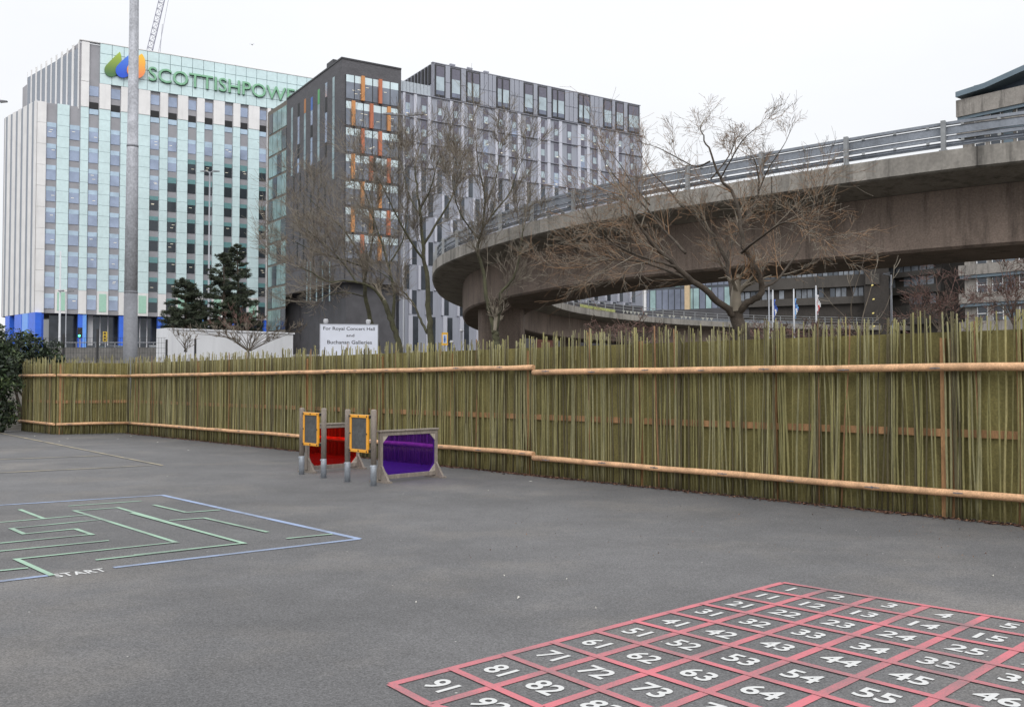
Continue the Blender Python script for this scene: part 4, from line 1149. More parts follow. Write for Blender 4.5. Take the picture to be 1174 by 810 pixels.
def bare_tree(name,label,base,limbs,Y,seed,P,mats,bark,cat='bare tree',group=None):
    rr=random.Random(seed); b=at_y(base[0],base[1],Y); gz_=terrain(b.x,b.y)
    root=E(name,(b.x,b.y,gz_),label,cat,group); tm=MB(); cm=MB()
    for li,(pts,r0,r1,dens,L0) in enumerate(limbs):
        W=[at_y(p[0],p[1],Y+(p[2] if len(p)>2 else 0)) for p in pts]
        if li==0: W=[Vector((W[0].x,W[0].y,gz_-.1))]+W
        # subdivide + wobble
        Q=catm3(W,4); n=len(Q); 
        Q=[Q[0]]+[q+rvec(rr)*r0*.25 for q in Q[1:-1]]+[Q[-1]]
        rad=[(r0+(r1-r0)*(i/(n-1)))*(.84 if li else .9) for i in range(n)]
        if li==0: rad[0]*=1.35
        tm.tube(Q,rad,8 if r0>.08 else 6,0)
        tot=sum((Q[i+1]-Q[i]).length for i in range(n-1))
        for k in range(int(.88*dens*tot)):
            t=rr.uniform(.15 if li else .5,1.0); i=min(int(t*(n-1)),n-2); s=Q[i].lerp(Q[i+1],t*(n-1)-i)
            ax=(Q[i+1]-Q[i]).normalized(); side=ax.cross(rvec(rr)).normalized(); a=R(rr.uniform(*P['ang']))
            nd=(ax*math.cos(a)+side*math.sin(a)).normalized()
            grow(cm,s,nd,L0*rr.uniform(.6,1.25)*(1.1-.4*t),min(.019,max(P['rmin'],rad[i]*.42)),0,rr,P)
        grow(cm,Q[-1],(Q[-1]-Q[-2]).normalized(),L0,r1,0,rr,P)
    build(tm,'trunk',bark,root,smooth=True); build(cm,'crown',mats,root,smooth=True)
    return root
def catm3(pts,n):
    out=[]; P=[pts[0]]+list(pts)+[pts[-1]]
    for i in range(1,len(P)-2):
        p0,p1,p2,p3=P[i-1:i+3]
        for k in range(n):
            t=k/n; out.append(.5*((2*p1)+(p2-p0)*t+(2*p0-5*p1+4*p2-p3)*t*t+(3*p1-p0-3*p2+p3)*t**3))
    out.append(pts[-1]); return out
PA=dict(wob=.12,up=lambda l:.09,rmin=.0060,lev=3,kids=[7,5,3],ang=(18,50),mix=[.75,.25])
PC=dict(wob=.10,up=lambda l:(.04 if l<2 else .01),rmin=.0036,lev=3,kids=[5,4,2],ang=(18,52),mix=[.45,.42,.13])
G2_='bare trees between the fence and the flyover'
bare_tree('bare_tree','broad bare tree with thick forked trunk and orange brown twigs in front of the flyover',(848,398),[
  ([(850,398),(848,376),(844,354)],.25,.20,0,1),
  ([(843,362,0),(824,346,-.3),(800,326,-.6),(776,306,-.9),(750,281,-1.1),(734,260,-1.3),(722,238,-1.5)],.13,.03,2.7,1.25),
  ([(800,326,-.6),(770,312,-.2),(735,300,.3),(700,298,.6),(668,306,1.0)],.055,.015,4,1.3),
  ([(776,306,-.9),(740,296,-1.6),(705,280,-2.2),(684,262,-2.6)],.05,.015,4,1.3),
  ([(846,358,0),(858,347,-.3),(871,338,-.5),(873,322,-.6),(864,303,-.6),(853,284,-.5),(849,258,-.3),(842,225,0),(826,205,.2),(815,176,.3),(806,156,.4),(803,145,.5)],.125,.012,2.4,.85),
  ([(872,330,-.5),(890,322,-.2),(912,292,.3),(922,268,.6),(930,245,.8),(938,222,1.0)],.05,.012,3.6,1.15),
  ([(844,356,0),(838,330,.5),(833,300,.9),(812,262,1.2),(782,236,1.5),(762,212,1.7),(745,195,1.9)],.10,.014,2.6,1.0),
  ([(833,300,.9),(842,270,1.5),(862,240,2.0),(870,215,2.2),(866,185,2.3),(858,178,2.4)],.06,.012,2.6,.75),
  ([(814,185,.4),(798,191,.9),(775,180,1.3),(756,170,1.6),(744,166,1.8)],.03,.01,3.2,.75),
  ([(826,205,.2),(842,176,-.2),(852,160,-.5),(868,146,-.8)],.028,.01,3.2,.7),
  ([(868,225,2.2),(880,195,1.8),(895,172,1.5),(902,160,1.4)],.028,.01,3.2,.65),
  ([(745,235,1.5),(728,215,1.8),(712,190,2.0),(700,175,2.2)],.028,.01,3.0,.75),
  ([(850,290,-.5),(875,270,-1.4),(900,255,-2.0),(925,262,-2.5),(945,275,-2.9)],.045,.012,3.8,1.1),
  ([(815,205,.2),(835,180,.6),(845,158,.8),(850,158,.9)],.03,.01,2.4,.6),
  ([(786,290,-1),(760,262,-.2),(735,232,.3),(712,210,.8),(700,195,1)],.05,.012,3.2,1.2)],
  27,31,PC,[M_twg,M_two,M_twd],M_bk2,group=None)
PT=dict(PA)
mt=[M_twg,M_twd]
bare_tree('bare_tree','bare forked tree with two mossy stems right in front of the flyover pier',(568,396),[
  ([(570,397),(568,386),(567,378)],.20,.17,0,1),
  ([(567,380,0),(562,358,.1),(557,338,.2),(554,311,.3),(547,287,.2),(553,262,0),(556,235,-.2),(552,205,-.3),(547,180,-.3)],.14,.02,1.3,1.7),
  ([(569,380,0),(573,355,-.2),(574,336,-.4),(588,319,-.6),(594,300,-.8),(597,280,-.9),(601,258,-1)],.10,.02,1.5,1.4),
  ([(553,262,0),(568,242,.5),(584,222,.9),(592,200,1.1),(598,185,1.2)],.06,.015,1.8,1.5),
  ([(550,275,0),(532,252,-.6),(522,228,-1),(518,200,-1.3)],.06,.015,1.8,1.5),
  ([(556,235,-.2),(568,208,.1),(572,185,.3),(575,170,.4)],.04,.012,1.8,1.3)],
  43,32,PT,mt,M_moss,group=None)
bare_tree('bare_tree','tall bare tree with single dark trunk left of the flyover tip',(495,398),[
  ([(495,398),(493,375),(491,350),(490,325),(487,300),(484,270),(482,240),(478,212),(476,190)],.20,.03,.8,1.9),
  ([(490,382,0),(482,366,.3),(476,352,.6),(466,338,.9),(450,322,1.3),(432,310,1.6)],.08,.02,1.6,1.5),
  ([(486,280,0),(502,254,.5),(516,230,.9),(526,205,1.2),(530,188,1.4)],.08,.018,1.7,1.7),
  ([(487,300,0),(470,275,-.7),(456,250,-1.2),(444,225,-1.6),(434,205,-1.9)],.08,.018,1.7,1.7),
  ([(482,240,0),(494,215,-.3),(500,192,-.5),(506,175,-.6)],.05,.015,1.9,1.4),
  ([(483,250,0),(468,222,.6),(462,195,1.0),(458,180,1.2)],.05,.015,1.9,1.4)],
  46,33,PT,mt,M_moss)
bare_tree('bare_tree','leaning bare tree with long low limbs beside the white direction sign',(457,398),[
  ([(458,398),(452,376),(446,360),(440,345)],.17,.13,0,1),
  ([(440,346,0),(424,328,-.4),(400,322,-.8),(376,323,-1.2),(357,312,-1.6),(343,306,-1.9)],.09,.02,1.7,1.6),
  ([(450,368,0),(452,340,.3),(447,310,.6),(438,280,.9),(428,250,1.2),(420,225,1.4),(410,205,1.5)],.10,.018,1.5,1.8),
  ([(445,305,.6),(460,280,1.0),(466,255,1.3),(468,225,1.5)],.06,.015,1.6,1.5),
  ([(410,325,-.7),(392,300,0),(372,280,.6),(350,262,1.1),(338,248,1.5)],.05,.015,1.8,1.5)],
  48,34,PT,mt,M_moss)
bare_tree('bare_tree','leftmost bare tree of the clump spreading over the dark brick block',(432,398),[
  ([(434,398),(426,372),(420,345),(418,320)],.15,.11,0,1),
  ([(418,322,0),(412,292,.3),(399,270,.6),(380,250,.9),(362,235,1.1),(350,222,1.3)],.08,.016,1.7,1.7),
  ([(418,322,0),(424,292,-.4),(428,262,-.7),(427,235,-.9),(420,210,-1.1)],.08,.016,1.6,1.6),
  ([(415,305,0),(388,296,-.8),(360,288,-1.3),(338,277,-1.8)],.06,.015,1.8,1.5),
  ([(419,340,0),(395,335,.5),(370,340,1.0),(352,345,1.4)],.05,.014,1.7,1.3)],
  50,35,PT,mt,M_moss)
PS=dict(wob=.16,up=lambda l:.12,rmin=.009,lev=2,kids=[4,3],ang=(15,45),mix=[.6,.4])
def fan(cx,by,top,x0,x1,n,rr,dy=1.2):
    return [([(cx+rr.uniform(-2,2),by,0),(cx+(x-cx)*.45,by+(top-by)*rr.uniform(.4,.55),rr.uniform(-dy,dy)*.5),(x,top+rr.uniform(0,(by-top)*.45),rr.uniform(-dy,dy))],.03,.011,1.4,.5) for x in [x0+(x1-x0)*i/(n-1) for i in range(n)]]
r_=random.Random(8)
bare_tree('bare_shrub','leafless shrub fanning out in front of the white wall',(285,408),[([(285,410),(285,402)],.06,.05,0,.5)]+fan(285,402,374,228,345,16,r_),54,41,PS,[M_twg,M_twd],M_bark,'bare shrub','leafless shrubs by the white wall')
bare_tree('bare_shrub','small leafless sprig at the left half of the white wall',(213,408),[([(213,410),(213,403)],.03,.025,0,.5)]+fan(213,403,385,203,222,5,r_),55,42,PS,[M_twg,M_twd],M_bark,'bare shrub','leafless shrubs by the white wall')
bare_tree('bare_shrub','reddish leafless shrub rising behind the white wall below the pines',(275,400),[([(275,402),(275,395)],.06,.05,0,.5)]+fan(275,395,356,248,300,10,r_),70,43,PS,[M_twr,M_twr],M_bark,'bare shrub','leafless shrubs by the white wall')
PR=dict(wob=.22,up=lambda l:.06,rmin=.012,lev=3,kids=[4,4,3],ang=(20,60),mix=[.6,.4])
bare_tree('bare_tree','dense reddish bare tree in front of the black glass building',(1077,392),[([(1077,394),(1077,378)],.16,.12,0,1)]+[([(1077,380,0),(1077+(x-1077)*.5,362,0),(x,y,0)],.06,.02,1.4,1.3) for x,y in ((1048,362),(1060,345),(1075,335),(1090,338),(1104,352),(1040,372))],62,44,PR,[M_twr,M_twd],M_bark,group='reddish bare trees at right')
bare_tree('bare_tree','reddish bare tree in front of the pale concrete building at the right edge',(1164,395),[([(1164,396),(1163,372)],.16,.12,0,1)]+[([(1163,374,0),(1163+(x-1163)*.5,350,0),(x,y,0)],.06,.02,1.3,1.3) for x,y in ((1138,345),(1150,318),(1166,305),(1184,310),(1128,362),(1195,345))],60,45,PR,[M_twr,M_twd],M_bark,group='reddish bare trees at right')
PY_=dict(wob=.14,up=lambda l:.08,rmin=.006,lev=1,kids=[3],ang=(20,50),mix=[.7,.3])
sap=bare_tree('bare_sapling','thin leafless sapling with a few yellow leaves behind the fence stakes',(990,392),[([(988,395),(986,385)],.03,.025,0,.4),
  ([(986,386,0),(990,360,.1),(998,332,.2),(1003,312,.3)],.018,.006,1.0,.4),([(986,386,0),(976,360,-.1),(978,338,-.2),(987,310,-.2)],.015,.006,1.2,.5),([(988,380,0),(1010,362,.2),(1020,340,.3),(1023,325,.3)],.012,.005,1.0,.4),([(986,382,0),(968,362,.1),(955,350,.1)],.012,.005,1.0,.4)],20,46,PY_,[M_twg,M_twd],M_bark,'sapling')
M_yl=mat('yellow_leaf',(.75,.62,.20),.6)
for (a,b) in ((1000,327),(1001.5,343),(1001,359),(1002,374)):
    q=at_y(a,b,20.1); m=MB(); m.tube([q-Vector((.02,0,.012)),q,q+Vector((.02,0,.012))],[.008,.02,.008],6); build(m,'yellow_leaf',M_yl,sap)
# dark brush behind the stakes
PB=dict(wob=.3,up=lambda l:.02,rmin=.010,lev=2,kids=[4,3],ang=(30,70),mix=[.5,.5])
for k,(cx,lab) in enumerate(((880,'dark twiggy brush below the flagpoles'),(945,'dark twiggy brush right of the flagpoles'),(722,'dark twiggy brush left of the forked tree trunk'))):
    bare_tree('bare_brush',lab,(cx,398),[([(cx,400),(cx,395)],.04,.03,0,.5)]+fan(cx,395,377,cx-38,cx+38,12,r_,2),36,50+k,PB,[M_twr,M_twd],M_bark,'brush','dark brush behind the fence')

# ================================================================== PINES
M_ndl=[mat('pine_needles',(.055,.070,.042),.75,var=.4,scale=1.2),mat('pine_needles_light',(.080,.100,.055),.75,var=.3,scale=1.2),mat('pine_needles_dark',(.014,.020,.014),.8,var=.3,scale=1.2)]
def pine(label,px,Y,ytop,ybot,rbase,seed,trunk_vis,shape=1.0,dens=1.0):
    rr=random.Random(seed); top=at_y(px,ytop,Y); x0=top.x; g=terrain(x0,Y); root=E('pine_tree',(x0,Y,g),label,'pine tree','pines in front of the office tower')
    zb_=at_y(px,ybot,Y).z; H=top.z
    tm=MB(); tm.tube([(x0,Y,g-.2),(x0+.15,Y,(g+H)/2),(x0,Y,H-.3)],[.22,.14,.03],8); build(tm,'trunk',M_bk2,root,smooth=True)
    mb=MB(); bm_=MB(); n=int(60*dens)
    for i in range(n):
        t=rr.random(); z=zb_+(H-zb_)*t; rad=rbase*(1-t)**shape*rr.uniform(.55,1.12)+.25
        a=rr.uniform(0,6.28); d=Vector((math.cos(a),math.sin(a),rr.uniform(-.12,.3))).normalized()
        p0=Vector((x0,Y,z)); e=p0+d*rad
        bm_.tube([p0,e],[.04,.012],3)
        for k in range(int(4+rad*3.5)):
            u=rr.uniform(.3,1.05); c=p0+d*rad*u+rvec(rr)*.12
            s=rr.uniform(.22,.42)*(1 if rad>1 else .7); mset=rr.choice([(0,0,2),(0,1,0),(2,0,2),(0,0,1)])
            for q in range(36):
                v=rvec(rr); v.z*=.55; b0=c+v*s*rr.uniform(0,.5); b1=c+v*s*rr.uniform(.7,1.2)+Vector((0,0,.05)); w=v.cross(rvec(rr)).normalized()*.022
                mb.add([b0-w,b0+w,b1+w*.3,b1-w*.3],[(0,1,2,3)],rr.choice(mset))
    build(bm_,'branches',M_bk2,root); build(mb,'crown',M_ndl,root)
pine('short bushy pine left of the two tall pines',212,86,320,382,2.2,61,False,.55,1.5)
pine('low dark pine squeezed between the bushy pine and the tall pines',230,90,345,385,1.4,64,False,.5,.8)
pine('tall pine with the lower top of the close pair',256,88,292,382,2.0,62,True,.45,1.7)
pine('tallest pine with the pointed top in front of the office tower',272,91,277,380,2.3,63,True,.75,1.8)

# ================================================================== POLES, LAMPS, SIGNS
M_mast=mat('pale_galvanised_mast',(.43,.44,.48),.55,.1,var=.16,scale=3,fine=.22,fscale=14)
M_mast2=mat('dull_grey_mast_base',(.19,.195,.215),.65,.2,var=.12,scale=3,fine=.1,fscale=14)
b=at_y(149,430,33.2); mx_=b.x; g=terrain(mx_,33.2)
root=E('floodlight_mast',(mx_,33.2,g),'thick galvanised mast with darker lower third standing behind the fence','mast')
def zat(py): return at_y(150,py,33.2).z
mb=MB(); mb.tube([(mx_,33.2,g-.2),(mx_,33.2,zat(335))],[.245,.222],24); o=build(mb,'lower_shaft',M_mast2,root,smooth=True)
mb=MB(); mb.tube([(mx_,33.2,zat(335)),(mx_,33.2,zat(168)),(mx_,33.2,zat(166)),(mx_,33.2,zat(0)),(mx_,33.2,17)],[.218,.19,.182,.150,.13],24); build(mb,'upper_shaft',M_mast,root,smooth=True)
mb=MB(); mb.tube([(mx_,33.2,zat(169)),(mx_,33.2,zat(166.5))],.194,24); mb.tube([(mx_,33.2,zat(336)),(mx_,33.2,zat(334))],.226,24); build(mb,'joint_collar',M_mast2,root,smooth=True)
mb=MB(); mb.box(mx_-1,mx_+1,33.1,33.3,17,17.1); build(mb,'cross_arm',M_mast,root)
for q in (-.8,.8): mb=MB(); mb.box(mx_+q-.25,mx_+q+.25,32.9,33.2,16.65,17.0); build(mb,'floodlight',M_mast2,root)
M_white=mat('white_pole_paint',(.52,.53,.56),.5,var=.06)
M_gpole=mat('grey_pole',(.30,.31,.34),.55,.2,var=.1)
def lamp(label,px,ytop,Y,r,arms,m=M_gpole,name='street_lamp',head=.35):
    t=at_y(px,ytop,Y); g=terrain(t.x,Y); root=E(name,(t.x,Y,g),label,'street lamp')
    mb=MB(); mb.tube([(t.x,Y,g-.3),(t.x,Y,g+1.2),(t.x,Y,g+1.25),(t.x,Y,t.z)],[r*1.5,r*1.4,r,r*.7],8); build(mb,'pole',m,root,smooth=True)
    for (dx,dz) in arms:
        mb=MB(); mb.tube([(t.x,Y,t.z-.1),(t.x+dx*.6,Y,t.z+dz),(t.x+dx,Y,t.z+dz)],r*.5,6); build(mb,'arm',m,root)
        s=1 if dx>0 else -1
        mb=MB(); mb.hexa([(t.x+dx-.1*s,Y-.12,t.z+dz-.06),(t.x+dx+head*s,Y-.1,t.z+dz-.03),(t.x+dx+head*s,Y+.1,t.z+dz-.03),(t.x+dx-.1*s,Y+.12,t.z+dz-.06),(t.x+dx-.1*s,Y-.12,t.z+dz+.09),(t.x+dx+head*s,Y-.08,t.z+dz+.05),(t.x+dx+head*s,Y+.08,t.z+dz+.05),(t.x+dx-.1*s,Y+.12,t.z+dz+.09)]); build(mb,'lamp_head',M_mast2,root)
    return root
lamp('tall double headed street lamp in front of the office tower',240.5,197,100,.11,[(-.5,.05),(.5,.05)],head=.5)
lamp('high mast lamp with four heads in front of the brick block corner',463.5,131,72,.07,[(-.9,.02),(.9,.02),(-.35,-.05),(.35,-.05)],head=.7)
lamp('white lamp column with the thicker upper tube left of the grey mast',69.5,288,88,.10,[],M_white)
lamp('thin grey lamp post just right of the white lamp column',76,334,88,.05,[(-.35,.03),(.3,.03)])
lamp('slim lamp post with one short arm under the flyover at right',1021.5,315,46,.06,[(-.2,.03)],head=.15)
lamp('lamp post at the left edge with only its head in the picture',-9,121,62,.1,[(.6,.25)],head=.35)
lamp('grey post left of the three flagpoles',881.5,329,108,.09,[],M_gpole)
m=MB(); t=at_y(69.5,288,88); 
# flagpoles
def flag(label,px,ytop,Y,c1,c2,c3):
    t=at_y(px,ytop,Y); g=terrain(t.x,Y); root=E('flagpole',(t.x,Y,g),label,'flagpole','white flagpoles with limp flags')
    mb=MB(); mb.tube([(t.x,Y,g),(t.x,Y,t.z)],[.11,.07],8); build(mb,'pole',M_white,root,smooth=True)
    mb=MB(); mb.tube([(t.x,Y,t.z),(t.x,Y,t.z+.18)],[.09,.03],8); build(mb,'finial',M_white,root)
    z1=at_y(px,ytop+9,Y).z; z0=at_y(px,ytop+32,Y).z; mb=MB(); n=10
    for i in range(n):
        for j,(a,b_) in enumerate(((.07,.20),(.20,.32),(.32,.42))):
            za=z1-(z1-z0)*i/n; zc=z1-(z1-z0)*(i+1)/n; w=1 if i<n-2 else .75
            f=lambda q,zz: (t.x+q*(.75+.35*math.sin(i*.9+q*9)), Y-.05-.08*math.sin(q*30+i*.6), zz)
            mb.add([f(a,zc),f(b_,zc),f(b_,za),f(a,za)],[(0,1,2,3)],j if i%5<3 else (j+1)%3)
    build(mb,'flag',[c1,c2,c3],root)
fb=mat('flag_blue',(.05,.10,.38),.8); fw=mat('flag_white',(.65,.66,.68),.8); fr_=mat('flag_red',(.5,.06,.06),.8); fl_=mat('flag_light_blue',(.15,.35,.65),.8)
flag('flagpole with dark blue and white flag, leftmost of the three white poles',886,334,100,fb,fw,fb)
flag('flagpole with light blue flag, middle of the three white poles',910,333,100,fl_,fw,fb)
flag('flagpole with red and white flag, rightmost of the three white poles',935.5,329,100,fw,fr_,fw)

# white wall
M_ww=mat('white_painted_wall',(.66,.67,.70),.75,var=.07,scale=.5,streak=.12)
wa=at_y(192,376,60); wb=at_y(336,381.5,66)
fW=Facade((wa.x,wa.y),(wb.x,wb.y)); g=terrain(wa.x,wa.y)
root=E('white_wall',(wa.x,wa.y,g),'long low white wall behind the fence to the right of the grey mast','wall')
zt=wa.z; zlow=at_y(210,403.5,60).z
mb=MB(); fW.box(mb,.25,fW.L,g-.5,zt-.08,-.25,0); build(mb,'wall_panel',M_ww,root)
mb=MB(); fW.box(mb,0,.28,g-.6,zt+.02,-1.6,.06); build(mb,'end_return',M_ww,root)
mb=MB(); fW.box(mb,.2,fW.L+.1,zt-.078,zt+.02,-.35,.07); build(mb,'coping',M_ww,root)
# dark mesh fence
M_bp=mat('black_post',(.02,.02,.022),.6)
root=E('mesh_fence',(at_y(112,400,57).x,57,terrain(-24,57)),'black posts and thin mesh of a security fence behind the stake fence','fence')
tops=[(34,382),(73,383),(112,377),(150,383),(191,389),(224,388)]
for px,py in tops:
    t=at_y(px,py,57); mb=MB(); mb.box(t.x-.05,t.x+.05,56.95,57.05,terrain(t.x,57)-.2,t.z); build(mb,'post',M_bp,root)
mb=MB(); a=at_y(34,387,57); c=at_y(191,387,57); zt=a.z; x=a.x
while x<c.x: mb.box(x-.004,x+.004,56.99,57.01,terrain(x,57),zt); x+=.16
for k in range(7): z=zt-.3*k; mb.box(a.x,c.x,56.985,57.0,z-.006,z+.006)
build(mb,'mesh_panel',M_bp,root)
# grey low wall by the road
a=at_y(60,398,76); c=at_y(196,398,76); M_gw=mat('grey_block_wall',(.14,.135,.13),.9,var=.2,scale=.8,fine=.15,fscale=4)
root=E('roadside_wall',(a.x,76,terrain(a.x,76)),'low grey block wall with a top rail beside the road in front of the office tower','wall')
mb=MB(); mb.box(a.x,c.x,76,76.4,terrain(a.x,76)-2,a.z); build(mb,'wall_blocks',M_gw,root)
mb=MB(); mb.box(a.x,c.x,76.1,76.15,a.z+.35,a.z+.41)
x=a.x+.3
while x<c.x: mb.box(x-.03,x+.03,76.1,76.16,a.z,a.z+.35); x+=1.5
build(mb,'top_rail',M_gpole,root)
# road in front of the tower
mb=MB(); xs=[-110+5*i for i in range(34)]
for k in range(len(xs)-1):
    x0,x1=xs[k],xs[k+1]
    for (ya,yb) in ((138,146),(146,154)):
        mb.add([(x0,ya,terrain(x0,ya)+.04),(x1,ya,terrain(x1,ya)+.04),(x1,yb,terrain(x1,yb)+.04),(x0,yb,terrain(x0,yb)+.04)],[(0,1,2,3)])
build(mb,'road',M_road,kind='structure')
mb=MB()
for k in range(len(xs)-1):
    x0,x1=xs[k],xs[k+1]; z0,z1=terrain(x0,137.6),terrain(x1,137.6)
    mb.add([(x0,137.6,z0+.16),(x1,137.6,z1+.16),(x1,138,z1+.16),(x0,138,z0+.16),(x0,137.6,z0-.1),(x1,137.6,z1-.1),(x1,138,z1-.1),(x0,138,z0-.1)],[(0,1,2,3),(4,5,1,0),(6,7,3,2)])
build(mb,'kerb',mat('kerb_stone',(.3,.29,.28),.9),kind='structure')
M_tyre=mat('tyre_rubber',(.02,.02,.02),.9)
def car(label,px,Y,col,ang):
    x=at_y(px,400,Y).x; z=terrain(x,Y)+.045; root=E('parked_car',(x,Y,z),label,'car','cars on the road before the office tower')
    cs,sn=math.cos(ang),math.sin(ang)
    def T(a,b,c): return (x+a*cs-b*sn, Y+a*sn+b*cs, z+c)
    def sec(mb,prof,w,wt=None,m=0):
        n=len(prof); mb_=[T(a,-w*(1 if c<.85 else .82),c) for a,c in prof]+[T(a,w*(1 if c<.85 else .82),c) for a,c in prof]
        mb.add(mb_,[tuple(range(n)),tuple(range(n,2*n))[::-1]]+[(i,n+i,n+(i+1)%n,(i+1)%n) for i in range(n)],m)
    M_c=mat('car_paint',col,.3,.2,var=.02,spec=.6)
    mb=MB(); sec(mb,[(-2.1,.25),(2.1,.25),(2.15,.55),(2.0,.75),(1.1,.88),(-1.7,.92),(-2.1,.8)],.88); sec(mb,[(.45,1.38),(-1.2,1.40),(-1.3,1.36),(.5,1.34)],.87); build(mb,'body',M_c,root,bevel=.05)
    mb=MB(); sec(mb,[(1.1,.88),(.45,1.35),(-1.25,1.37),(-1.75,.92)],.84); build(mb,'windows',M_dglass,root)
    for a in (1.35,-1.3):
        for s in (-1,1):
            mb=MB(); mb.tube([T(a,s*.72,.31),T(a,s*.9,.31)],.31,16); w=build(mb,'wheel',M_tyre,root); mb=MB(); mb.tube([T(a,s*.895,.31),T(a,s*.915,.31)],.19,12); build(mb,'rim',M_mast,w)
    for s in (-1,1): mb=MB(); mb.tube([T(2.02,s*.62,.66),T(2.12,s*.62,.64)],[.14,.12],10); build(mb,'headlight',M_white,root)
car('white car facing the camera right of the grey mast on the far road',177,142,(.7,.7,.7),-R(70))
car('silver car left of the grey mast on the far road',134,143,(.42,.43,.45),-R(20))
car('dark car behind the mesh fence near the green traffic light',112,149,(.05,.05,.06),-R(10))
# traffic signals
M_sig=mat('signal_black',(.015,.015,.015),.5)
def signal(label,px,ytop,Y,litcol,yellow=False):
    t=at_y(px,ytop,Y); g=terrain(t.x,Y); root=E('traffic_light',(t.x,Y,g),label,'traffic light')
    mb=MB(); mb.tube([(t.x,Y,g),(t.x,Y,t.z-.2)],.06,8); build(mb,'pole',M_gpole,root)
    mb=MB(); mb.box(t.x-.2,t.x+.2,Y-.15,Y+.05,t.z-1.0,t.z); build(mb,'signal_head',mat('yellow_box',(.6,.42,.05),.5) if yellow else M_sig,root)
    for i in range(3):
        z=t.z-.18-.31*i; mb=MB(); mb.tube([(t.x,Y-.15,z),(t.x,Y-.19,z)],.11,12)
        lit=(i==2 and litcol)
        build(mb,'lens',mat('green_signal_light',(.1,.8,.4),.4,emit=(.1,1,.5),estr=2.5) if lit else mat('unlit_lens',(.05,.03,.02),.3),root)
signal('traffic light showing green left of the grey mast',92,375.5,96,True)
signal('yellow backed traffic light left of the grey mast',121,380,98,False,True)
# direction sign
M_sgn=mat('pale_sign_face',(.62,.65,.74),.5,var=.05,scale=1)
M_txt=mat('black_lettering',(.02,.02,.025),.6)
sa1=at_y(367.3,371.5,45); sb1=at_y(433,373.8,45.6); fS=Facade((sa1.x,sa1.y),(sb1.x,sb1.y)); zt=sa1.z; zbt=zt-1.5
root=E('direction_sign',((sa1.x+sb1.x)/2,45.3,terrain(-6.5,45)),'white rectangular direction sign with black lettering on two posts','sign')
mb=MB(); fS.box(mb,0,fS.L,zbt,zt,-.04,0); sf=build(mb,'sign_face',M_sgn,root)
mb=MB(); fS.box(mb,-.03,0,zbt-.03,zt+.03,-.06,.015); fS.box(mb,fS.L,fS.L+.03,zbt-.03,zt+.03,-.06,.015); fS.box(mb,0,fS.L,zt,zt+.03,-.06,.015); fS.box(mb,0,fS.L,zbt-.03,zbt,-.06,.015); build(mb,'sign_border',M_gpole,root)
for q in (.25,2.2):
    mb=MB(); c=fS.pt(q,0,-.1); mb.tube([(c.x,c.y,terrain(c.x,c.y)-.2),(c.x,c.y,zt+.02)],.05,10); p_=build(mb,'post',M_gpole,root)
    mb=MB(); mb.tube([(c.x,c.y,zt+.02),(c.x,c.y,zt+.10),(c.x,c.y,zt+.22),(c.x,c.y,zt+.25)],[.07,.11,.12,.07],10); build(mb,'post_cap',M_white,p_)
for txt,u0,u1,yy,hh in (('For Royal Concert Hall',.05,.95,.24,.20),('and',.45,.59,.52,.13),('Buchanan Galleries',.12,.90,.84,.17)):
    def fz(u,v,w,u0=u0,u1=u1,yy=yy,hh=hh): return fS.pt(fS.L*(u0+(u1-u0)*u), zt-yy-hh*.35+hh*v, .004+w)
    mb=MB(); add_text(mb,txt,fz,bold=.012); build(mb,'lettering',M_txt,sf)
# small yellow sign
t=at_y(510,381,50); M_y=mat('yellow_sign',(.80,.45,.05),.5); g=terrain(t.x,50)
root=E('yellow_sign',(t.x,50,g),'small yellow framed sign with a blue symbol left of the flyover pier','sign')
mb=MB(); mb.box(t.x-.16,t.x+.16,49.97,50,t.z-.66,t.z); build(mb,'frame',M_y,root)
mb=MB(); mb.box(t.x-.105,t.x+.105,49.955,49.967,t.z-.55,t.z-.11); build(mb,'face',M_sgn,root)
mb=MB(); mb.tube([(t.x,49.952,t.z-.21),(t.x,49.94,t.z-.21)],.04,10); mb.box(t.x-.045,t.x+.045,49.94,49.952,t.z-.42,t.z-.27); mb.box(t.x-.03,t.x+.03,49.94,49.952,t.z-.5,t.z-.425); build(mb,'blue_symbol',mat('sign_blue',(.03,.15,.5),.5),root)
mb=MB(); mb.box(t.x-.03,t.x+.03,50.005,50.06,g,t.z-.1); build(mb,'post',M_gpole,root)
for lab,px,py,Y in (('white topped bollard lamp right of the yellow sign',529,377,52),('short white bollard beside the yellow sign',518,390,52)):
    t=at_y(px,py,Y); g=terrain(t.x,Y); root=E('bollard_lamp',(t.x,Y,g),lab,'bollard lamp')
    mb=MB(); mb.tube([(t.x,Y,g),(t.x,Y,t.z-.15)],.06,8); build(mb,'post',M_gpole,root); mb=MB(); mb.tube([(t.x,Y,t.z-.15),(t.x,Y,t.z-.1),(t.x,Y,t.z)],[.08,.12,.07],10); build(mb,'lamp_cap',M_white,root)
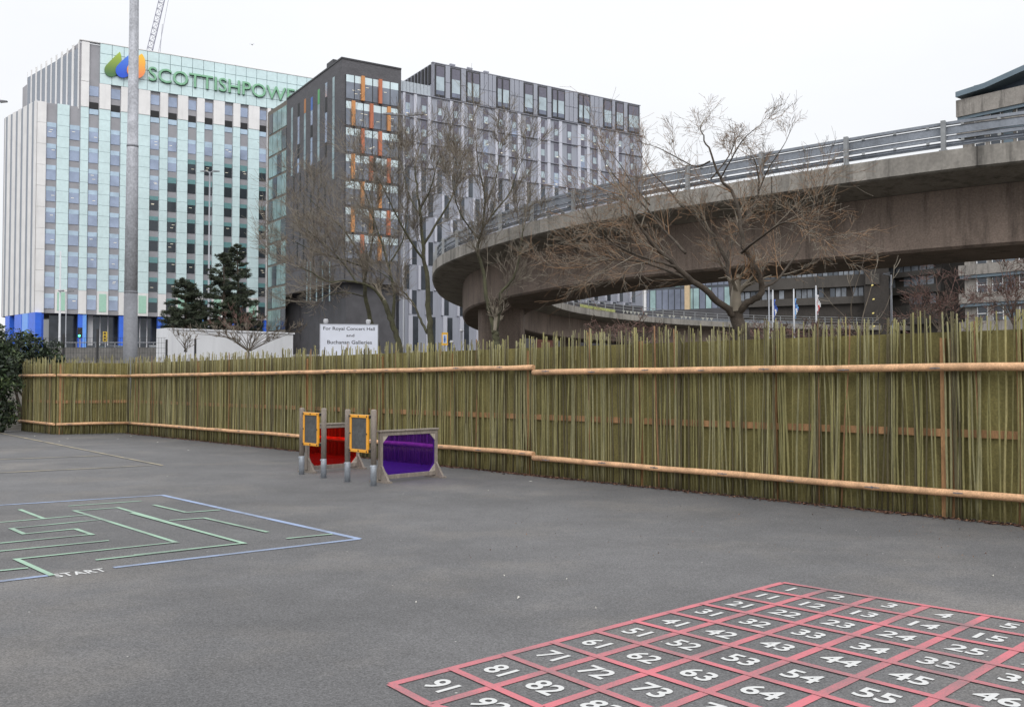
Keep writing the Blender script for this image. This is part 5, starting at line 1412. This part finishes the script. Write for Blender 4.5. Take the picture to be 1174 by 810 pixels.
# crane
M_cr=mat('crane_steel',(.30,.30,.38),.6,.2)
Y=235; b0=at_y(172,63,Y); t1=at_y(193,-25,Y); d=(t1-b0).normalized(); sx=d.cross(Vector((0,1,0))).normalized()
root=E('tower_crane',(b0.x,Y,terrain(b0.x,Y)),'lattice crane jib rising behind the roof of the office tower','crane')
mb=MB(); w=.7
ch=[]
for a,b_ in ((-1,-1),(1,-1),(0,1)):
    o=sx*w*a+Vector((0,1,0))*w*b_; mb.tube([b0+o,t1+o],.085,5); ch.append(o)
L=(t1-b0).length; n=int(L/1.5)
for i in range(n):
    for a in range(3):
        mb.tube([b0+d*(L*i/n)+ch[a],b0+d*(L*(i+1)/n)+ch[(a+1)%3]],.045,4)
        mb.tube([b0+d*(L*i/n)+ch[a],b0+d*(L*i/n)+ch[(a+1)%3]],.06,4)
build(mb,'jib',M_cr,root)
mb=MB(); c0=b0-sx*(-2.0); 
for o in (0.,): mb.tube([b0-sx*1.9,t1-sx*1.0],.05,4); mb.tube([b0+sx*-2.4,b0+d*8-sx*1.2],.06,4)
build(mb,'pendant_cable',M_cr,root)
mb=MB(); mb.obox(b0-d*.4,sx*1.3,Vector((0,1,0))*1.0,d*.7); mb.box(b0.x-1,b0.x+1,Y-1,Y+1,terrain(b0.x,Y),b0.z-1); build(mb,'crane_mast',M_cr,root)
# gull
q=at_y(289,51.5,120); root=E('gull',q[:],'tiny bird gliding in the white sky right of the crane','bird')
mb=MB(); mb.tube([q+Vector((-.05,-.2,0)),q+Vector((0,-.08,.01)),q+Vector((0,.06,.01)),q+Vector((.03,.22,0))],[.02,.06,.05,.01],8); build(mb,'body',M_gpole,root,smooth=True)
for s in (-1,1): mb=MB(); mb.add([q+Vector((0,.05,.02)),q+Vector((s*.2,.0,.1)),q+Vector((s*.42,-.08,.06)),q+Vector((s*.2,-.08,.09)),q+Vector((0,-.08,.02)),q+Vector((0,-.02,.035)),q+Vector((s*.2,-.04,.112))],[(0,5,6,1),(5,4,3,6),(1,6,2),(6,3,2)]); build(mb,'wing',M_gpole,root)

# ================================================================== LIGHT, SKY, CAMERA
w=bpy.data.worlds.new('World'); scene.world=w; w.use_nodes=True; nt=w.node_tree; N=nt.nodes; Lk=nt.links
bg=N['Background']; bg.inputs['Strength'].default_value=.1
sky=N.new('ShaderNodeTexSky'); sky.sky_type='NISHITA'; sky.sun_disc=False; sky.sun_elevation=R(34); sky.sun_rotation=R(174)
tc=N.new('ShaderNodeTexCoord'); sp=N.new('ShaderNodeSeparateXYZ'); Lk.new(tc.outputs['Generated'],sp.inputs[0])
rp=N.new('ShaderNodeValToRGB'); cr=rp.color_ramp
cr.elements[0].position=0.0; cr.elements[0].color=(.30,.304,.31,1)
cr.elements[1].position=1.0; cr.elements[1].color=(.62,.63,.64,1)
e=cr.elements.new(.18); e.color=(.302,.308,.318,1); e=cr.elements.new(.38); e.color=(.33,.335,.345,1); e=cr.elements.new(.6); e.color=(.47,.48,.49,1)
Lk.new(sp.outputs[2],rp.inputs[0])
no=N.new('ShaderNodeTexNoise'); no.inputs['Scale'].default_value=2.2; no.inputs['Detail'].default_value=6; mp=N.new('ShaderNodeMapping'); mp.inputs['Scale'].default_value=(1,1,2.6); Lk.new(tc.outputs['Generated'],mp.inputs[0]); Lk.new(mp.outputs[0],no.inputs['Vector'])
mr=N.new('ShaderNodeMapRange'); mr.inputs[1].default_value=.3; mr.inputs[2].default_value=.7; mr.inputs[3].default_value=30.2; mr.inputs[4].default_value=32.6; Lk.new(no.outputs['Fac'],mr.inputs[0])
sc_=N.new('ShaderNodeVectorMath'); sc_.operation='SCALE'; Lk.new(rp.outputs[0],sc_.inputs[0]); Lk.new(mr.outputs[0],sc_.inputs['Scale'])
mx=N.new('ShaderNodeMix'); mx.data_type='RGBA'; mx.inputs[0].default_value=.96; Lk.new(sky.outputs[0],mx.inputs[6]); Lk.new(sc_.outputs[0],mx.inputs[7])
Lk.new(mx.outputs[2],bg.inputs['Color'])
sl=bpy.data.lights.new('sun','SUN'); sl.energy=1.25; sl.angle=R(32); sl.color=(1,.97,.93)
so=bpy.data.objects.new('sun',sl); COL.objects.link(so); so.rotation_euler=(R(56),0,R(6)); so.location=(0,0,60)
cam=bpy.data.cameras.new('camera'); cam.sensor_width=36; cam.lens=36*F/1174; cam.clip_end=6000; cam.clip_start=.05
co=bpy.data.objects.new('camera',cam); COL.objects.link(co); co.location=(0,0,CAMZ); co.rotation_euler=(math.pi/2+PITCH,0,0)
scene.camera=co
scene.view_settings.view_transform='Standard'; scene.view_settings.look='None'; scene.view_settings.exposure=0; scene.view_settings.gamma=1; scene.view_settings.use_curve_mapping=False
scene.render.engine='CYCLES'
scene.cycles.max_bounces=6; scene.cycles.transparent_max_bounces=12
for o in bpy.data.objects:
    if '_o' in o: del o['_o']
